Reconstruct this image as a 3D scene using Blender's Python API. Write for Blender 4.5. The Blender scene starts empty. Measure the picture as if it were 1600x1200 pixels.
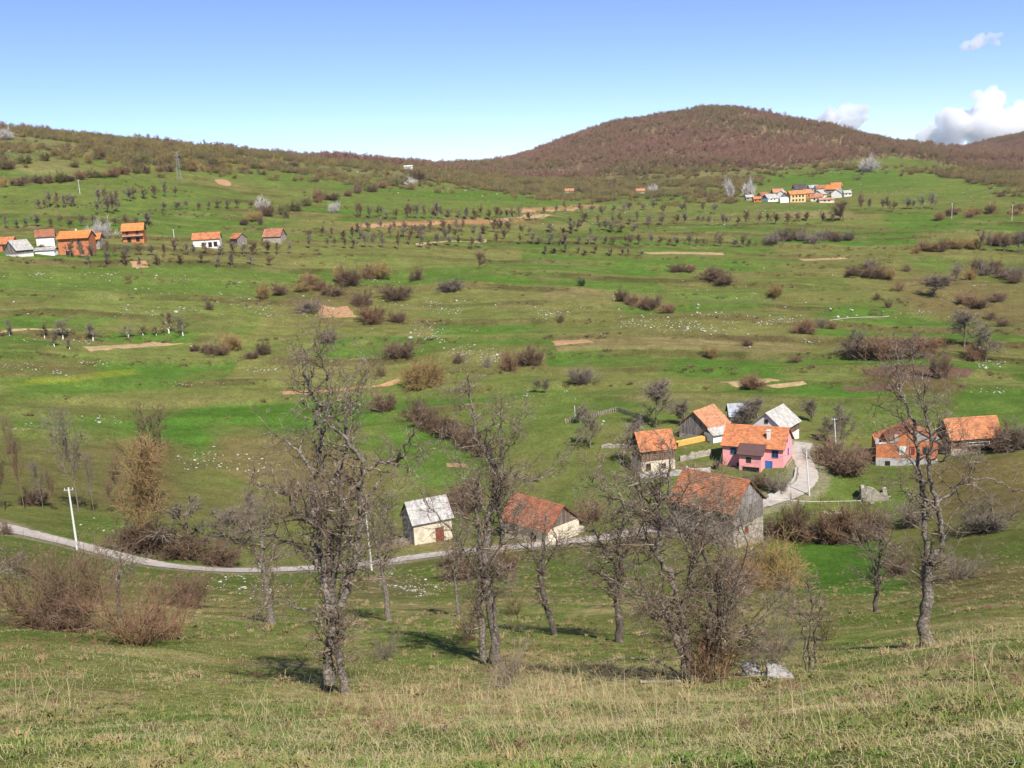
import bpy, math, random
import numpy as np
from mathutils import Matrix, Vector

# ------------------------------------------------------------------ camera, sky, sun
S = bpy.context.scene
COL = S.collection
FPX = 1570.0                       # focal length in photo pixels (photo 1600 x 1200)
PITCH = math.atan(320 / FPX)
ROLL = math.radians(3.0)
CAMZ = 60.0
C0 = np.array([0.0, 0.0, CAMZ])
_r0 = np.array([1.0, 0, 0]); _f = np.array([0, math.cos(PITCH), -math.sin(PITCH)])
_u0 = np.array([0, math.sin(PITCH), math.cos(PITCH)])
_R = math.cos(ROLL) * _r0 - math.sin(ROLL) * _u0
_U = math.cos(ROLL) * _u0 + math.sin(ROLL) * _r0
cam = bpy.data.objects.new('camera', bpy.data.cameras.new('camera'))
COL.objects.link(cam)
cam.data.sensor_width = 36.0
cam.data.lens = 36.0 * FPX / 1600
cam.data.clip_start = 0.1; cam.data.clip_end = 30000
cam.matrix_world = Matrix(((_R[0], _U[0], -_f[0], 0), (_R[1], _U[1], -_f[1], 0), (_R[2], _U[2], -_f[2], CAMZ), (0, 0, 0, 1)))
S.camera = cam

SUN_AZ, SUN_EL = math.radians(156), math.radians(48)
sdir = Vector((math.sin(SUN_AZ) * math.cos(SUN_EL), math.cos(SUN_AZ) * math.cos(SUN_EL), math.sin(SUN_EL)))
w = bpy.data.worlds.new('World'); S.world = w; w.use_nodes = True
nt = w.node_tree; nt.nodes.clear()
sky = nt.nodes.new('ShaderNodeTexSky'); sky.sky_type = 'NISHITA'; sky.sun_disc = False
sky.sun_elevation = SUN_EL; sky.sun_rotation = SUN_AZ; sky.altitude = 2200
sky.air_density = 0.7; sky.dust_density = 0.0; sky.ozone_density = 4.0
bg = nt.nodes.new('ShaderNodeBackground'); bg.inputs[1].default_value = 0.135
wo = nt.nodes.new('ShaderNodeOutputWorld')
tint = nt.nodes.new('ShaderNodeMix'); tint.data_type = 'RGBA'; tint.blend_type = 'MULTIPLY'; tint.inputs[0].default_value = 1; tint.inputs[7].default_value = (1.04, .965, 1.02, 1)
nt.links.new(sky.outputs[0], tint.inputs[6]); nt.links.new(tint.outputs[2], bg.inputs[0]); nt.links.new(bg.outputs[0], wo.inputs[0])
sl = bpy.data.lights.new('sun', 'SUN'); sl.energy = 5.0; sl.angle = math.radians(0.53); sl.color = (1.0, 0.95, 0.86)
so = bpy.data.objects.new('sun', sl); COL.objects.link(so)
so.rotation_euler = sdir.to_track_quat('Z', 'Y').to_euler(); so.location = (60, -60, 150)
vs = S.view_settings; vs.view_transform = 'Standard'; vs.look = 'None'; vs.exposure = 0.38; vs.gamma = 1.0; vs.use_curve_mapping = False
S.cycles.max_bounces = 32; S.cycles.diffuse_bounces = 2; S.cycles.glossy_bounces = 2; S.cycles.volume_bounces = 32; S.cycles.transparent_max_bounces = 4

# ------------------------------------------------------------------ numpy noise
def _hash(ix, iy, seed):
    h = (ix.astype(np.int64) * 374761393 + iy.astype(np.int64) * 668265263 + seed * 974634777) & 0xffffffff
    h = ((h ^ (h >> 13)) * 1274126177) & 0xffffffff
    return ((h ^ (h >> 16)) & 0xffffff) / float(0xffffff)
def vnoise(x, y, seed=0):
    x = np.asarray(x, float); y = np.asarray(y, float)
    ix = np.floor(x); iy = np.floor(y); fx = x - ix; fy = y - iy
    fx = fx * fx * fx * (fx * (fx * 6 - 15) + 10); fy = fy * fy * fy * (fy * (fy * 6 - 15) + 10)
    a = _hash(ix, iy, seed); b = _hash(ix + 1, iy, seed); c = _hash(ix, iy + 1, seed); d = _hash(ix + 1, iy + 1, seed)
    return (a * (1 - fx) + b * fx) * (1 - fy) + (c * (1 - fx) + d * fx) * fy
def fbm(x, y, seed=0, oct=4):
    s = 0; a = 0.5; t = 0
    for o in range(oct):
        s = s + a * vnoise(x * 2 ** o + 17.3 * o, y * 2 ** o - 9.1 * o, seed + o); t += a; a *= 0.5
    return s / t
def sstep(a, b, x):
    t = np.clip((x - a) / (b - a), 0, 1); return t * t * (3 - 2 * t)
def lerp(a, b, t):
    return a + (b - a) * t

# ------------------------------------------------------------------ projection
def ray(px, py):
    px = np.asarray(px, float); py = np.asarray(py, float)
    v = ((px - 800) / FPX)[..., None] * _R + ((600 - py) / FPX)[..., None] * _U + _f
    return v
def project(P):
    v = P - C0
    zc = v @ _f; zc = np.where(zc > 0.01, zc, np.nan)
    return 800 + FPX * (v @ _R) / zc, 600 - FPX * (v @ _U) / zc

# ------------------------------------------------------------------ terrain table: photo row at which the ground lies at each distance
TX = np.array([0, 200, 400, 600, 700, 800, 900, 1000, 1110, 1200, 1300, 1400, 1500, 1600], float)
TAB = [
 (7,    [1222,1215,1208,1203,1200,1197,1193,1189,1184,1179,1171,1163,1154,1145]),
 (12,   [1158,1152,1147,1142,1139,1136,1133,1128,1121,1113,1103,1092,1078,1063]),
 (18,   [1108,1108,1110,1110,1108,1106,1103,1099,1092,1084,1073,1059,1044,1028]),
 (25,   [1062,1066,1080,1085,1082,1077,1073,1070,1066,1059,1048,1035,1022,1007]),
 (33,   [1016,1026,1040,1045,1041,1036,1032,1030,1028,1024,1016,1006,995,980]),
 (45,   [976,985,986,985,982,980,982,985,986,985,980,972,962,950]),
 (60,   [937,950,956,956,953,950,952,955,956,955,950,940,928,916]),
 (80,   [906,926,936,936,932,928,930,933,935,935,930,918,903,888]),
 (105,  [876,905,918,915,910,905,902,905,908,910,908,898,882,864]),
 (130,  [838,873,893,889,880,872,864,862,872,880,884,875,858,838]),
 (150,  [805,828,855,858,850,838,826,820,830,838,842,838,820,800]),
 (170,  [776,790,815,818,806,790,770,755,748,748,762,768,760,748]),
 (190,  [745,755,770,766,752,735,716,700,690,690,700,712,714,710]),
 (220,  [690,700,705,692,680,665,650,640,636,638,642,648,652,655]),
 (260,  [605,615,612,606,600,592,585,580,577,576,574,574,579,585]),
 (300,  [527,535,536,532,528,525,522,520,517,516,516,518,524,530]),
 (340,  [458,462,467,470,470,470,470,470,469,468,468,470,475,480]),
 (380,  [402,407,416,422,424,426,428,429,430,430,430,432,436,440]),
 (430,  [360,363,370,378,382,386,389,391,393,394,395,396,398,400]),
 (500,  [306,312,324,339,345,351,355,358,360,361,361,361,362,363]),
 (580,  [256,267,287,309,318,326,331,335,336,336,335,334,332,330]),
 (680,  [218,233,258,286,297,305,311,314,314,313,311,310,307,305]),
 (800,  [200,217,241,264,276,288,296,298,296,292,287,284,284,284]),
 (950,  [206,222,244,260,268,275,280,276,268,264,261,260,264,266]),
 (1150, [222,236,255,268,274,268,246,226,214,213,220,238,252,260]),
 (1350, [240,252,268,282,282,260,212,181,164,174,198,220,242,256]),
 (1600, [262,270,280,290,290,272,232,206,192,202,220,236,248,248]),
 (2000, [290,295,298,298,296,288,262,244,236,240,246,252,242,208]),
 (2500, [310,312,312,308,304,298,290,280,274,270,266,262,246,216]),
 (4000, [330,326,318,306,300,296,292,288,282,276,270,264,254,240]),
]
AZ_IN = 31.0
az_fine = np.radians(np.arange(-AZ_IN, AZ_IN + 1e-6, 0.1))
az_out_l = np.radians(np.array([-180, -165, -150, -135, -120, -105, -92, -80, -70, -60, -52, -45, -40, -36, -33]))
az_all = np.concatenate([az_out_l, az_fine, -az_out_l[::-1]])
seg = [(0.6, 7, 24), (7, 35, 110), (35, 80, 75), (80, 135, 70), (135, 210, 95), (210, 400, 190), (400, 700, 120), (700, 1400, 90), (1400, 4000, 34)]
dd = []
for a, b, n in seg:
    dd.append(np.exp(np.linspace(math.log(a), math.log(b), n, endpoint=False)))
D = np.concatenate(dd + [[4000.0]])
NA, ND = len(az_all), len(D)
rows_t = []; rows_d = []
azs = np.radians(np.arange(-34, 34.01, 0.5))
rows_d.append(0.6); rows_t.append(np.full(len(azs), -(1.62 + 0.05) / 0.6))
rows_d.append(3.0); rows_t.append(np.full(len(azs), -2.62 / 3.0))
for d, ys in TAB:
    v = ray(TX, np.array(ys, float))
    h = np.hypot(v[:, 0], v[:, 1]); rows_d.append(d)
    rows_t.append(np.interp(azs, np.arctan2(v[:, 0], v[:, 1]), v[:, 2] / h))
rows_d = np.array(rows_d); rows_t = np.array(rows_t)
def gblur(a, sig, axis):
    r = int(sig * 3) + 1; k = np.exp(-0.5 * (np.arange(-r, r + 1) / sig) ** 2); k /= k.sum()
    p = [(0, 0), (0, 0)]; p[axis] = (r, r); ap = np.pad(a, p, mode='edge'); out = 0
    for i, kk in enumerate(k):
        sl_ = [slice(None), slice(None)]; sl_[axis] = slice(i, i + a.shape[axis]); out = out + kk * ap[tuple(sl_)]
    return out
ld = np.linspace(math.log(0.6), math.log(4000), 700)
g = np.stack([np.interp(ld, np.log(rows_d), rows_t[:, j] * rows_d) for j in range(len(azs))], 1)   # z relative to the camera
g = gblur(gblur(g, 6, 0), 2.2, 1)
Zb = np.zeros((ND, NA))
tmp = np.stack([np.interp(np.log(D), ld, g[:, j]) for j in range(len(azs))], 1)
for i in range(ND):
    Zb[i] = np.interp(az_all, azs, tmp[i])
AZ2, D2 = np.meshgrid(az_all, D)
GX = D2 * np.sin(AZ2); GY = D2 * np.cos(AZ2)

# the lane, as photo points on the base terrain
def hit(px, py, Z=None):
    """ground point under a photo pixel, on the height grid"""
    Z = Zg if Z is None else Z
    v = ray(px, py); h = math.hypot(v[0], v[1]); t = v[2] / h; az = math.atan2(v[0], v[1])
    j = np.interp(az, az_all, np.arange(NA)); j0 = int(min(j, NA - 2)); fj = j - j0
    col = (Z[:, j0] * (1 - fj) + Z[:, j0 + 1] * fj) / D
    ok = np.where((col >= t) & (D > 4))[0]
    if len(ok) == 0: return None
    i = ok[0]
    a = col[i - 1] - t; b = col[i] - t
    fr = 0 if b == a else -a / (b - a)
    d = D[i - 1] + (D[i] - D[i - 1]) * fr
    return np.array([d * math.sin(az), d * math.cos(az), CAMZ + t * d])
ROADPX = [(-160, 800), (-60, 815), (20, 829), (70, 841), (120, 853), (180, 869), (250, 884), (320, 890), (400, 892), (480, 889), (560, 883), (640, 873), (720, 863), (800, 856), (880, 848), (950, 840), (1020, 828), (1090, 813), (1150, 798), (1200, 784), (1238, 771), (1258, 756), (1263, 740), (1256, 722), (1250, 706), (1256, 692)]
rp = np.array([hit(x, y, Zb) for x, y in ROADPX])[:, :2]
def catmull(P, n=8):
    P = np.asarray(P, float); Q = np.vstack([2 * P[0] - P[1], P, 2 * P[-1] - P[-2]]); out = []
    for i in range(1, len(Q) - 2):
        p0, p1, p2, p3 = Q[i - 1], Q[i], Q[i + 1], Q[i + 2]
        for t in np.linspace(0, 1, n, endpoint=False):
            out.append(0.5 * ((2 * p1) + (-p0 + p2) * t + (2 * p0 - 5 * p1 + 4 * p2 - p3) * t * t + (-p0 + 3 * p1 - 3 * p2 + p3) * t ** 3))
    out.append(Q[-2]); return np.array(out)
road_c = catmull(rp, 8)
def dist_poly(X, Y, P):
    best = np.full(X.shape, 1e9)
    for i in range(len(P) - 1):
        ax, ay = P[i]; bx, by = P[i + 1]; L2 = (bx - ax) ** 2 + (by - ay) ** 2 + 1e-9
        t = np.clip(((X - ax) * (bx - ax) + (Y - ay) * (by - ay)) / L2, 0, 1)
        best = np.minimum(best, np.hypot(X - ax - t * (bx - ax), Y - ay - t * (by - ay)))
    return best
nearroad = np.full(GX.shape, 1e9)
rsel = (D > 100) & (D < 230)
nearroad[rsel] = dist_poly(GX[rsel], GY[rsel], road_c[::3])

# ------------------------------------------------------------------ relief
far = sstep(205, 245, D2) * (1 - sstep(560, 640, D2))
warp = 20 * (fbm(GX / 190, GY / 150, 5, 2) - .5) + 0.05 * GX + 2.5 * (fbm(GX / 35, GY / 35, 15, 2) - .5)
s_ = (D2 + warp) / (11.5 + 0.012 * np.clip(D2 - 220, 0, 400))
s_idx = np.floor(s_); su = s_ - s_idx
tmask = far * sstep(0.22, 0.45, fbm(GX / 90, GY / 60, 21, 2))
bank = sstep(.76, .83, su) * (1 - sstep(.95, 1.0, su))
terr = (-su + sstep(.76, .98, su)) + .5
amp_far = sstep(90, 200, D2)
relief = tmask * 1.5 * terr
relief = relief + amp_far * (4.2 * (fbm(GX / 60, GY / 60, 31, 3) - .5) + 1.5 * (fbm(GX / 22, GY / 15, 33, 3) - .5)) * (1 - sstep(1000, 1300, D2) * .3)
relief = relief + sstep(650, 900, D2) * 16 * (fbm(GX / 160, GY / 160, 41, 3) - .5) * sstep(700, 1000, D2)
near = (1 - amp_far) * sstep(3, 8, D2)
relief = relief + near * (0.7 * (fbm(GX / 9, GY / 8, 51, 3) - .5) * sstep(8, 20, D2) + 0.16 * (fbm(GX / 2.2, GY / 2.2, 52, 3) - .5) + 0.05 * (fbm(GX / .6, GY / .6, 53, 2) - .5))
relief = relief * sstep(2.5, 9, nearroad) * np.where(np.abs(AZ2) > math.radians(33), 0.3, 1)
Zg = Zb + relief
Zw = Zg + CAMZ

def ground_z(x, y):
    x = np.asarray(x, float); y = np.asarray(y, float)
    d = np.hypot(x, y); az = np.arctan2(x, y)
    i = np.interp(d, D, np.arange(ND)); j = np.interp(az, az_all, np.arange(NA))
    i0 = np.clip(i.astype(int), 0, ND - 2); j0 = np.clip(j.astype(int), 0, NA - 2); a = i - i0; b = j - j0
    return (Zw[i0, j0] * (1 - a) * (1 - b) + Zw[i0 + 1, j0] * a * (1 - b) + Zw[i0, j0 + 1] * (1 - a) * b + Zw[i0 + 1, j0 + 1] * a * b)

# ------------------------------------------------------------------ mesh helpers
def np_mesh(name, verts, quads=None, tris=None, col=None, smooth=False, mat_idx=None):
    me = bpy.data.meshes.new(name)
    verts = np.asarray(verts, np.float32).reshape(-1, 3)
    parts = []; starts = []; tot = 0
    if quads is not None and len(quads):
        q = np.asarray(quads, np.int32).reshape(-1, 4); parts.append(q.ravel()); starts.append(np.arange(len(q)) * 4); tot = len(q) * 4
    if tris is not None and len(tris):
        t = np.asarray(tris, np.int32).reshape(-1, 3); parts.append(t.ravel()); starts.append(tot + np.arange(len(t)) * 3)
    loops = np.concatenate(parts); ls = np.concatenate(starts).astype(np.int32)
    me.vertices.add(len(verts)); me.vertices.foreach_set('co', verts.ravel())
    me.loops.add(len(loops)); me.loops.foreach_set('vertex_index', loops)
    me.polygons.add(len(ls)); me.polygons.foreach_set('loop_start', ls)
    if smooth: me.polygons.foreach_set('use_smooth', np.ones(len(ls), bool))
    if mat_idx is not None: me.polygons.foreach_set('material_index', np.asarray(mat_idx, np.int32))
    if col is not None:
        at = me.attributes.new('Col', 'FLOAT_COLOR', 'POINT')
        c = np.ones((len(verts), 4), np.float32); c[:, :3] = col; at.data.foreach_set('color', c.ravel())
    me.update(calc_edges=True); me.validate()
    return me
def link(name, me, mats, parent=None, loc=None):
    o = bpy.data.objects.new(name, me); COL.objects.link(o)
    if me is not None and not me.materials:
        for m in (mats if isinstance(mats, (list, tuple)) else [mats]):
            me.materials.append(m)
    if parent is not None: o.parent = parent
    if loc is not None: o.location = loc
    return o
def tag(o, label, cat, group=None, kind=None):
    if label: o['label'] = label
    if cat: o['category'] = cat
    if group: o['group'] = group
    if kind: o['kind'] = kind
    return o
def empty(name, loc, rz=0):
    o = bpy.data.objects.new(name, None); COL.objects.link(o); o.location = loc; o.rotation_euler = (0, 0, rz); o.empty_display_size = 0.3
    return o

# ------------------------------------------------------------------ materials
M = {}
def mat(name, color, var=0.3, scale=3.0, rough=0.9, attr=False, objcol=False, col2=None, col2_scale=1.0, col2_lo=.5, col2_hi=.62, bump=0.0, stretch=None, rnd=0.0, spec=0.1, extra=None, metallic=0):
    m = bpy.data.materials.new(name); m.use_nodes = True; t = m.node_tree; n = t.nodes; L = t.links
    b = n['Principled BSDF']; b.inputs['Roughness'].default_value = rough; b.inputs['Specular IOR Level'].default_value = spec; b.inputs['Metallic'].default_value = metallic
    tc = n.new('ShaderNodeTexCoord'); co = tc.outputs['Object']
    if stretch:
        mp = n.new('ShaderNodeMapping'); mp.inputs['Scale'].default_value = stretch; L.new(co, mp.inputs[0]); co = mp.outputs[0]
    if attr:
        a = n.new('ShaderNodeAttribute'); a.attribute_name = 'Col'; base = a.outputs['Color']
    elif objcol:
        a = n.new('ShaderNodeObjectInfo'); base = a.outputs['Color']
    else:
        a = n.new('ShaderNodeRGB'); a.outputs[0].default_value = (*color, 1); base = a.outputs[0]
    def noise(sc, det=4, rough_=.6):
        q = n.new('ShaderNodeTexNoise'); q.inputs['Scale'].default_value = sc; q.inputs['Detail'].default_value = det; q.inputs['Roughness'].default_value = rough_
        L.new(co, q.inputs['Vector']); return q.outputs['Fac']
    if col2 is not None:
        nf = noise(col2_scale, 5, .65); mr = n.new('ShaderNodeMapRange'); mr.inputs[1].default_value = col2_lo; mr.inputs[2].default_value = col2_hi; L.new(nf, mr.inputs[0])
        mx = n.new('ShaderNodeMix'); mx.data_type = 'RGBA'; L.new(mr.outputs[0], mx.inputs[0]); L.new(base, mx.inputs[6]); mx.inputs[7].default_value = (*col2, 1); base = mx.outputs[2]
    fac = None
    if var:
        nf = noise(scale); mr = n.new('ShaderNodeMapRange'); mr.inputs[1].default_value = .25; mr.inputs[2].default_value = .75; mr.inputs[3].default_value = 1 - var; mr.inputs[4].default_value = 1 + var; L.new(nf, mr.inputs[0]); fac = mr.outputs[0]
    if rnd:
        oi = n.new('ShaderNodeObjectInfo'); mr2 = n.new('ShaderNodeMapRange'); mr2.inputs[3].default_value = 1 - rnd; mr2.inputs[4].default_value = 1 + rnd; L.new(oi.outputs['Random'], mr2.inputs[0])
        if fac is None: fac = mr2.outputs[0]
        else:
            mm = n.new('ShaderNodeMath'); mm.operation = 'MULTIPLY'; L.new(fac, mm.inputs[0]); L.new(mr2.outputs[0], mm.inputs[1]); fac = mm.outputs[0]
    if fac is not None:
        vm = n.new('ShaderNodeVectorMath'); vm.operation = 'SCALE'; L.new(base, vm.inputs[0]); L.new(fac, vm.inputs['Scale']); base = vm.outputs[0]
    L.new(base, b.inputs['Base Color'])
    if bump:
        nf = noise(scale * 2, 5); bp = n.new('ShaderNodeBump'); bp.inputs['Strength'].default_value = bump; bp.inputs['Distance'].default_value = 0.1; L.new(nf, bp.inputs['Height']); L.new(bp.outputs[0], b.inputs['Normal'])
    M[name] = m
    return m

def ground_mat():
    m = bpy.data.materials.new('meadow'); m.use_nodes = True; t = m.node_tree; n = t.nodes; L = t.links
    b = n['Principled BSDF']; b.inputs['Roughness'].default_value = 1; b.inputs['Specular IOR Level'].default_value = 0
    a = n.new('ShaderNodeAttribute'); a.attribute_name = 'Col'
    tc = n.new('ShaderNodeTexCoord'); prev = a.outputs['Color']
    for sc, lo, hi, det in ((0.07, .88, 1.12, 3), (0.30, .78, 1.22, 5), (1.6, .66, 1.34, 5), (11.0, .6, 1.4, 3)):
        q = n.new('ShaderNodeTexNoise'); q.inputs['Scale'].default_value = sc; q.inputs['Detail'].default_value = det; q.inputs['Roughness'].default_value = .7; L.new(tc.outputs['Object'], q.inputs['Vector'])
        mr = n.new('ShaderNodeMapRange'); mr.inputs[1].default_value = .3; mr.inputs[2].default_value = .7; mr.inputs[3].default_value = lo; mr.inputs[4].default_value = hi; L.new(q.outputs['Fac'], mr.inputs[0])
        v = n.new('ShaderNodeVectorMath'); v.operation = 'SCALE'; L.new(prev, v.inputs[0]); L.new(mr.outputs[0], v.inputs['Scale']); prev = v.outputs[0]
    q = n.new('ShaderNodeTexNoise'); q.inputs['Scale'].default_value = .9; q.inputs['Detail'].default_value = 6; q.inputs['Roughness'].default_value = .7; L.new(tc.outputs['Object'], q.inputs['Vector'])
    mr = n.new('ShaderNodeMapRange'); mr.inputs[1].default_value = .52; mr.inputs[2].default_value = .68; mr.inputs[4].default_value = .55; L.new(q.outputs['Fac'], mr.inputs[0])
    mx = n.new('ShaderNodeMix'); mx.data_type = 'RGBA'; L.new(mr.outputs[0], mx.inputs[0]); L.new(prev, mx.inputs[6])
    mult = n.new('ShaderNodeMix'); mult.data_type = 'RGBA'; mult.blend_type = 'MULTIPLY'; mult.inputs[0].default_value = 1; L.new(prev, mult.inputs[6]); mult.inputs[7].default_value = (1.35, 1.0, .95, 1)
    L.new(mult.outputs[2], mx.inputs[7]); prev = mx.outputs[2]
    L.new(prev, b.inputs['Base Color'])
    q = n.new('ShaderNodeTexNoise'); q.inputs['Scale'].default_value = 2.5; q.inputs['Detail'].default_value = 7; q.inputs['Roughness'].default_value = .75; L.new(tc.outputs['Object'], q.inputs['Vector'])
    bp = n.new('ShaderNodeBump'); bp.inputs['Strength'].default_value = .7; bp.inputs['Distance'].default_value = .3; L.new(q.outputs['Fac'], bp.inputs['Height']); L.new(bp.outputs[0], b.inputs['Normal'])
    M['meadow'] = m
ground_mat()

# ------------------------------------------------------------------ ground colours
def rgb(*c): return np.array(c, float)
G_BRIGHT, G_MID, OLIVE, DRY, BROWN, FLOOR = rgb(.076, .158, .023), rgb(.118, .160, .036), rgb(.172, .168, .054), rgb(.27, .215, .10), rgb(.135, .098, .045), rgb(.23, .165, .10)
PX, PY = project(np.stack([GX, GY, Zw], -1))
PX = np.nan_to_num(PX, nan=-999); PY = np.nan_to_num(PY, nan=3000)
def mixc(base, c, t): return base + (c - base) * np.clip(t, 0, 1)[..., None]
n1 = fbm(GX / 28, GY / 22, 61, 4); n2 = fbm(GX / 7, GY / 6, 62, 3); n3 = fbm(GX / 90, GY / 90, 63, 3); n4 = fbm(GX / 1.6, GY / 1.6, 64, 3)
colr = np.broadcast_to(G_MID, GX.shape + (3,)).copy()
colr = mixc(colr, OLIVE, sstep(.40, .62, n1) * .65)
colr = mixc(colr, G_BRIGHT, sstep(.52, .70, n3) * .6)
colr = mixc(colr, BROWN, sstep(.56, .72, n2) * .25)
# strip plots on the terraces
plot = _hash(s_idx, np.floor((GX + 400 + 90 * _hash(s_idx, s_idx * 0 + 3, 9)) / (45 + 45 * _hash(s_idx, s_idx * 0, 7))), 11)
pm = far * (.35 + .65 * tmask)
colr = mixc(colr, G_BRIGHT, pm * (plot > .62) * .8)
colr = mixc(colr, rgb(.16, .195, .048), pm * ((plot > .44) & (plot < .60)) * .75)
colr = mixc(colr, OLIVE * 1.05, pm * (plot < .26) * .8)
colr = mixc(colr, DRY * .85, pm * (plot < .05) * .7)
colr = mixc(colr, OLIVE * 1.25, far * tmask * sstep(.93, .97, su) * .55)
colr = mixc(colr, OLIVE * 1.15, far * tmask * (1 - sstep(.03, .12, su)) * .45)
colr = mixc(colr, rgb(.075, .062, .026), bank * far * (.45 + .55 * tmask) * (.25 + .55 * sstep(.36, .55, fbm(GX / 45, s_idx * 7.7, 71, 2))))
colr = mixc(colr, BROWN * .8, far * sstep(.58, .74, fbm(GX / 5, GY / 3.5, 72, 4)) * .3)
colr = mixc(colr, DRY * .85, far * sstep(.60, .74, fbm(GX / 14, (D2 + warp) / 4, 73, 4)) * .35)
streak = fbm(GX / 45, (D2 + warp) / 2.6, 75, 3)
colr = mixc(colr, OLIVE * .9, far * sstep(.52, .66, streak) * .4)
colr = mixc(colr, BROWN * .9, far * sstep(.60, .72, fbm(GX / 30, (D2 + warp) / 1.7, 76, 3)) * .4)
# near slope: spring grass with a lot of last year's straw
nf_ = 1 - sstep(60, 120, D2)
colr = mixc(colr, OLIVE * .95, nf_ * .55)
colr = mixc(colr, DRY, nf_ * sstep(.44, .64, fbm(GX / 4.5, GY / 3.5, 81, 4)) * .75)
colr = mixc(colr, G_MID * .85, nf_ * sstep(.52, .66, fbm(GX / 6, GY / 4, 82, 4)) * .8)
# areas with their own cover: (cx, cy, rx, ry, colour, amount) in the photo, laid on the ground they cover
def area(cx, cy, rx, ry, c, amt, rot=0, soft=.25, seed=1):
    global colr
    x = PX - cx; y = PY - cy; a = math.radians(rot); u = (x * math.cos(a) + y * math.sin(a)) / rx; v = (-x * math.sin(a) + y * math.cos(a)) / ry
    r = np.sqrt(u ** 4 + v ** 4) ** .5 + .5 * (fbm(GX / 9, GY / 9, seed, 3) - .5)
    colr = mixc(colr, c, (1 - sstep(1 - soft, 1 + soft, r)) * amt)
YG = rgb(.19, .22, .03)
for A in [
 (420, 655, 190, 32, G_BRIGHT * .9, .95, -7), (150, 598, 150, 16, G_BRIGHT, .7, -3), (120, 590, 95, 5, YG, .8, -6), (220, 527, 75, 9, G_BRIGHT, .8),
 (80, 505, 90, 10, G_BRIGHT, .6), (690, 720, 90, 40, G_BRIGHT, .7, 20), (840, 650, 80, 60, G_MID, .6), (1130, 578, 90, 14, G_BRIGHT, .8, 3), (1300, 610, 60, 9, G_BRIGHT, .7), (1110, 470, 90, 14, G_BRIGHT, .6),
 (1020, 470, 60, 16, G_BRIGHT, .3), (1340, 487, 50, 7, G_BRIGHT, .8), (1330, 885, 105, 42, G_BRIGHT * 1.05, .95, 4), (1300, 760, 60, 18, G_MID, .7), (1560, 640, 70, 30, G_BRIGHT * .9, .6),
 (1090, 415, 150, 12, G_BRIGHT, .5), (1440, 345, 60, 14, G_BRIGHT, .7), (1500, 285, 70, 14, G_MID * 1.1, .7), (640, 320, 200, 14, G_MID, .6, 3), (150, 310, 200, 22, G_MID, .7), (130, 285, 140, 12, G_MID, .5, -3), (470, 355, 60, 10, OLIVE, .7, -12),
 (200, 440, 260, 24, G_MID, .5), (300, 625, 260, 12, OLIVE * .95, .6, -3), (60, 575, 90, 14, BROWN * 1.2, .5),
 (470, 730, 130, 45, BROWN * 1.35, .65, 12), (150, 740, 150, 50, BROWN * 1.1, .6), (360, 790, 150, 30, BROWN * 1.1, .4), (620, 590, 90, 12, OLIVE, .5), (1000, 600, 150, 18, OLIVE, .6, 5), (1120, 630, 130, 14, DRY * .75, .5, 3),
 (1520, 470, 110, 34, BROWN * 1.2, .6, 10), (980, 510, 150, 14, OLIVE * .9, .6), (760, 560, 80, 22, OLIVE * .9, .6), (1420, 595, 75, 18, BROWN * .85, .85, 2),
 (1540, 760, 110, 45, rgb(.16, .12, .05), .8, -4), (1480, 850, 90, 40, OLIVE * .85, .6), (1560, 910, 90, 26, rgb(.15, .11, .05), .6, -6), (1450, 890, 60, 20, BROWN, .5), (960, 470, 120, 8, OLIVE, .5), (500, 470, 60, 18, BROWN, .6),
 (1280, 335, 60, 5, DRY, .6), (690, 348, 140, 4, rgb(.38, .2, .1), .7, -2), (870, 325, 70, 3, rgb(.38, .22, .11), .6, -3), (60, 260, 60, 14, DRY, .4), (600, 920, 70, 20, DRY * .7, .5), (850, 1095, 230, 22, DRY * 1.05, .7, -6), (80, 1095, 130, 18, DRY, .6), (250, 1140, 240, 26, G_MID * .8, .7, -6), (1350, 1110, 260, 60, BROWN * 1.2, .4, -8), (600, 980, 300, 14, G_MID * 1.0, .5), (500, 1015, 250, 12, OLIVE * 1.1, .5),
 (880, 850, 120, 10, BROWN, .4), (650, 850, 60, 8, DRY * .8, .7), (1280, 835, 90, 12, BROWN * .9, .7), (1090, 730, 60, 8, DRY * .8, .6)]:
    area(*A[:6], rot=A[6] if len(A) > 6 else 0, seed=int(A[0] * 7 + A[1]) % 97)
# woods floor on the hills
WB_X = [-400, 0, 200, 400, 600, 760, 900, 1050, 1150, 1200, 1300, 1400, 1500, 1600, 2000]
WB_Y = [245, 246, 248, 256, 276, 288, 294, 298, 296, 268, 252, 246, 262, 288, 300]
wood_line = np.interp(PX, WB_X, WB_Y)
wood = sstep(-4, 6, wood_line - PY + 14 * (fbm(GX / 60, GY / 60, 91, 3) - .5)) * sstep(560, 640, D2)
colr = mixc(colr, FLOOR, wood * (.35 + .55 * sstep(850, 950, D2)))
colr = mixc(colr, rgb(.2, .2, .11), sstep(900, 1000, D2) * 0)
colr = mixc(colr, rgb(.30, .26, .17), (1 - sstep(1.0, 2.6, nearroad - 1.9)) * .7)
colr = np.clip(colr * (.98 + .36 * (1 - sstep(25, 110, D2)))[..., None], 0.005, 1)

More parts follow.
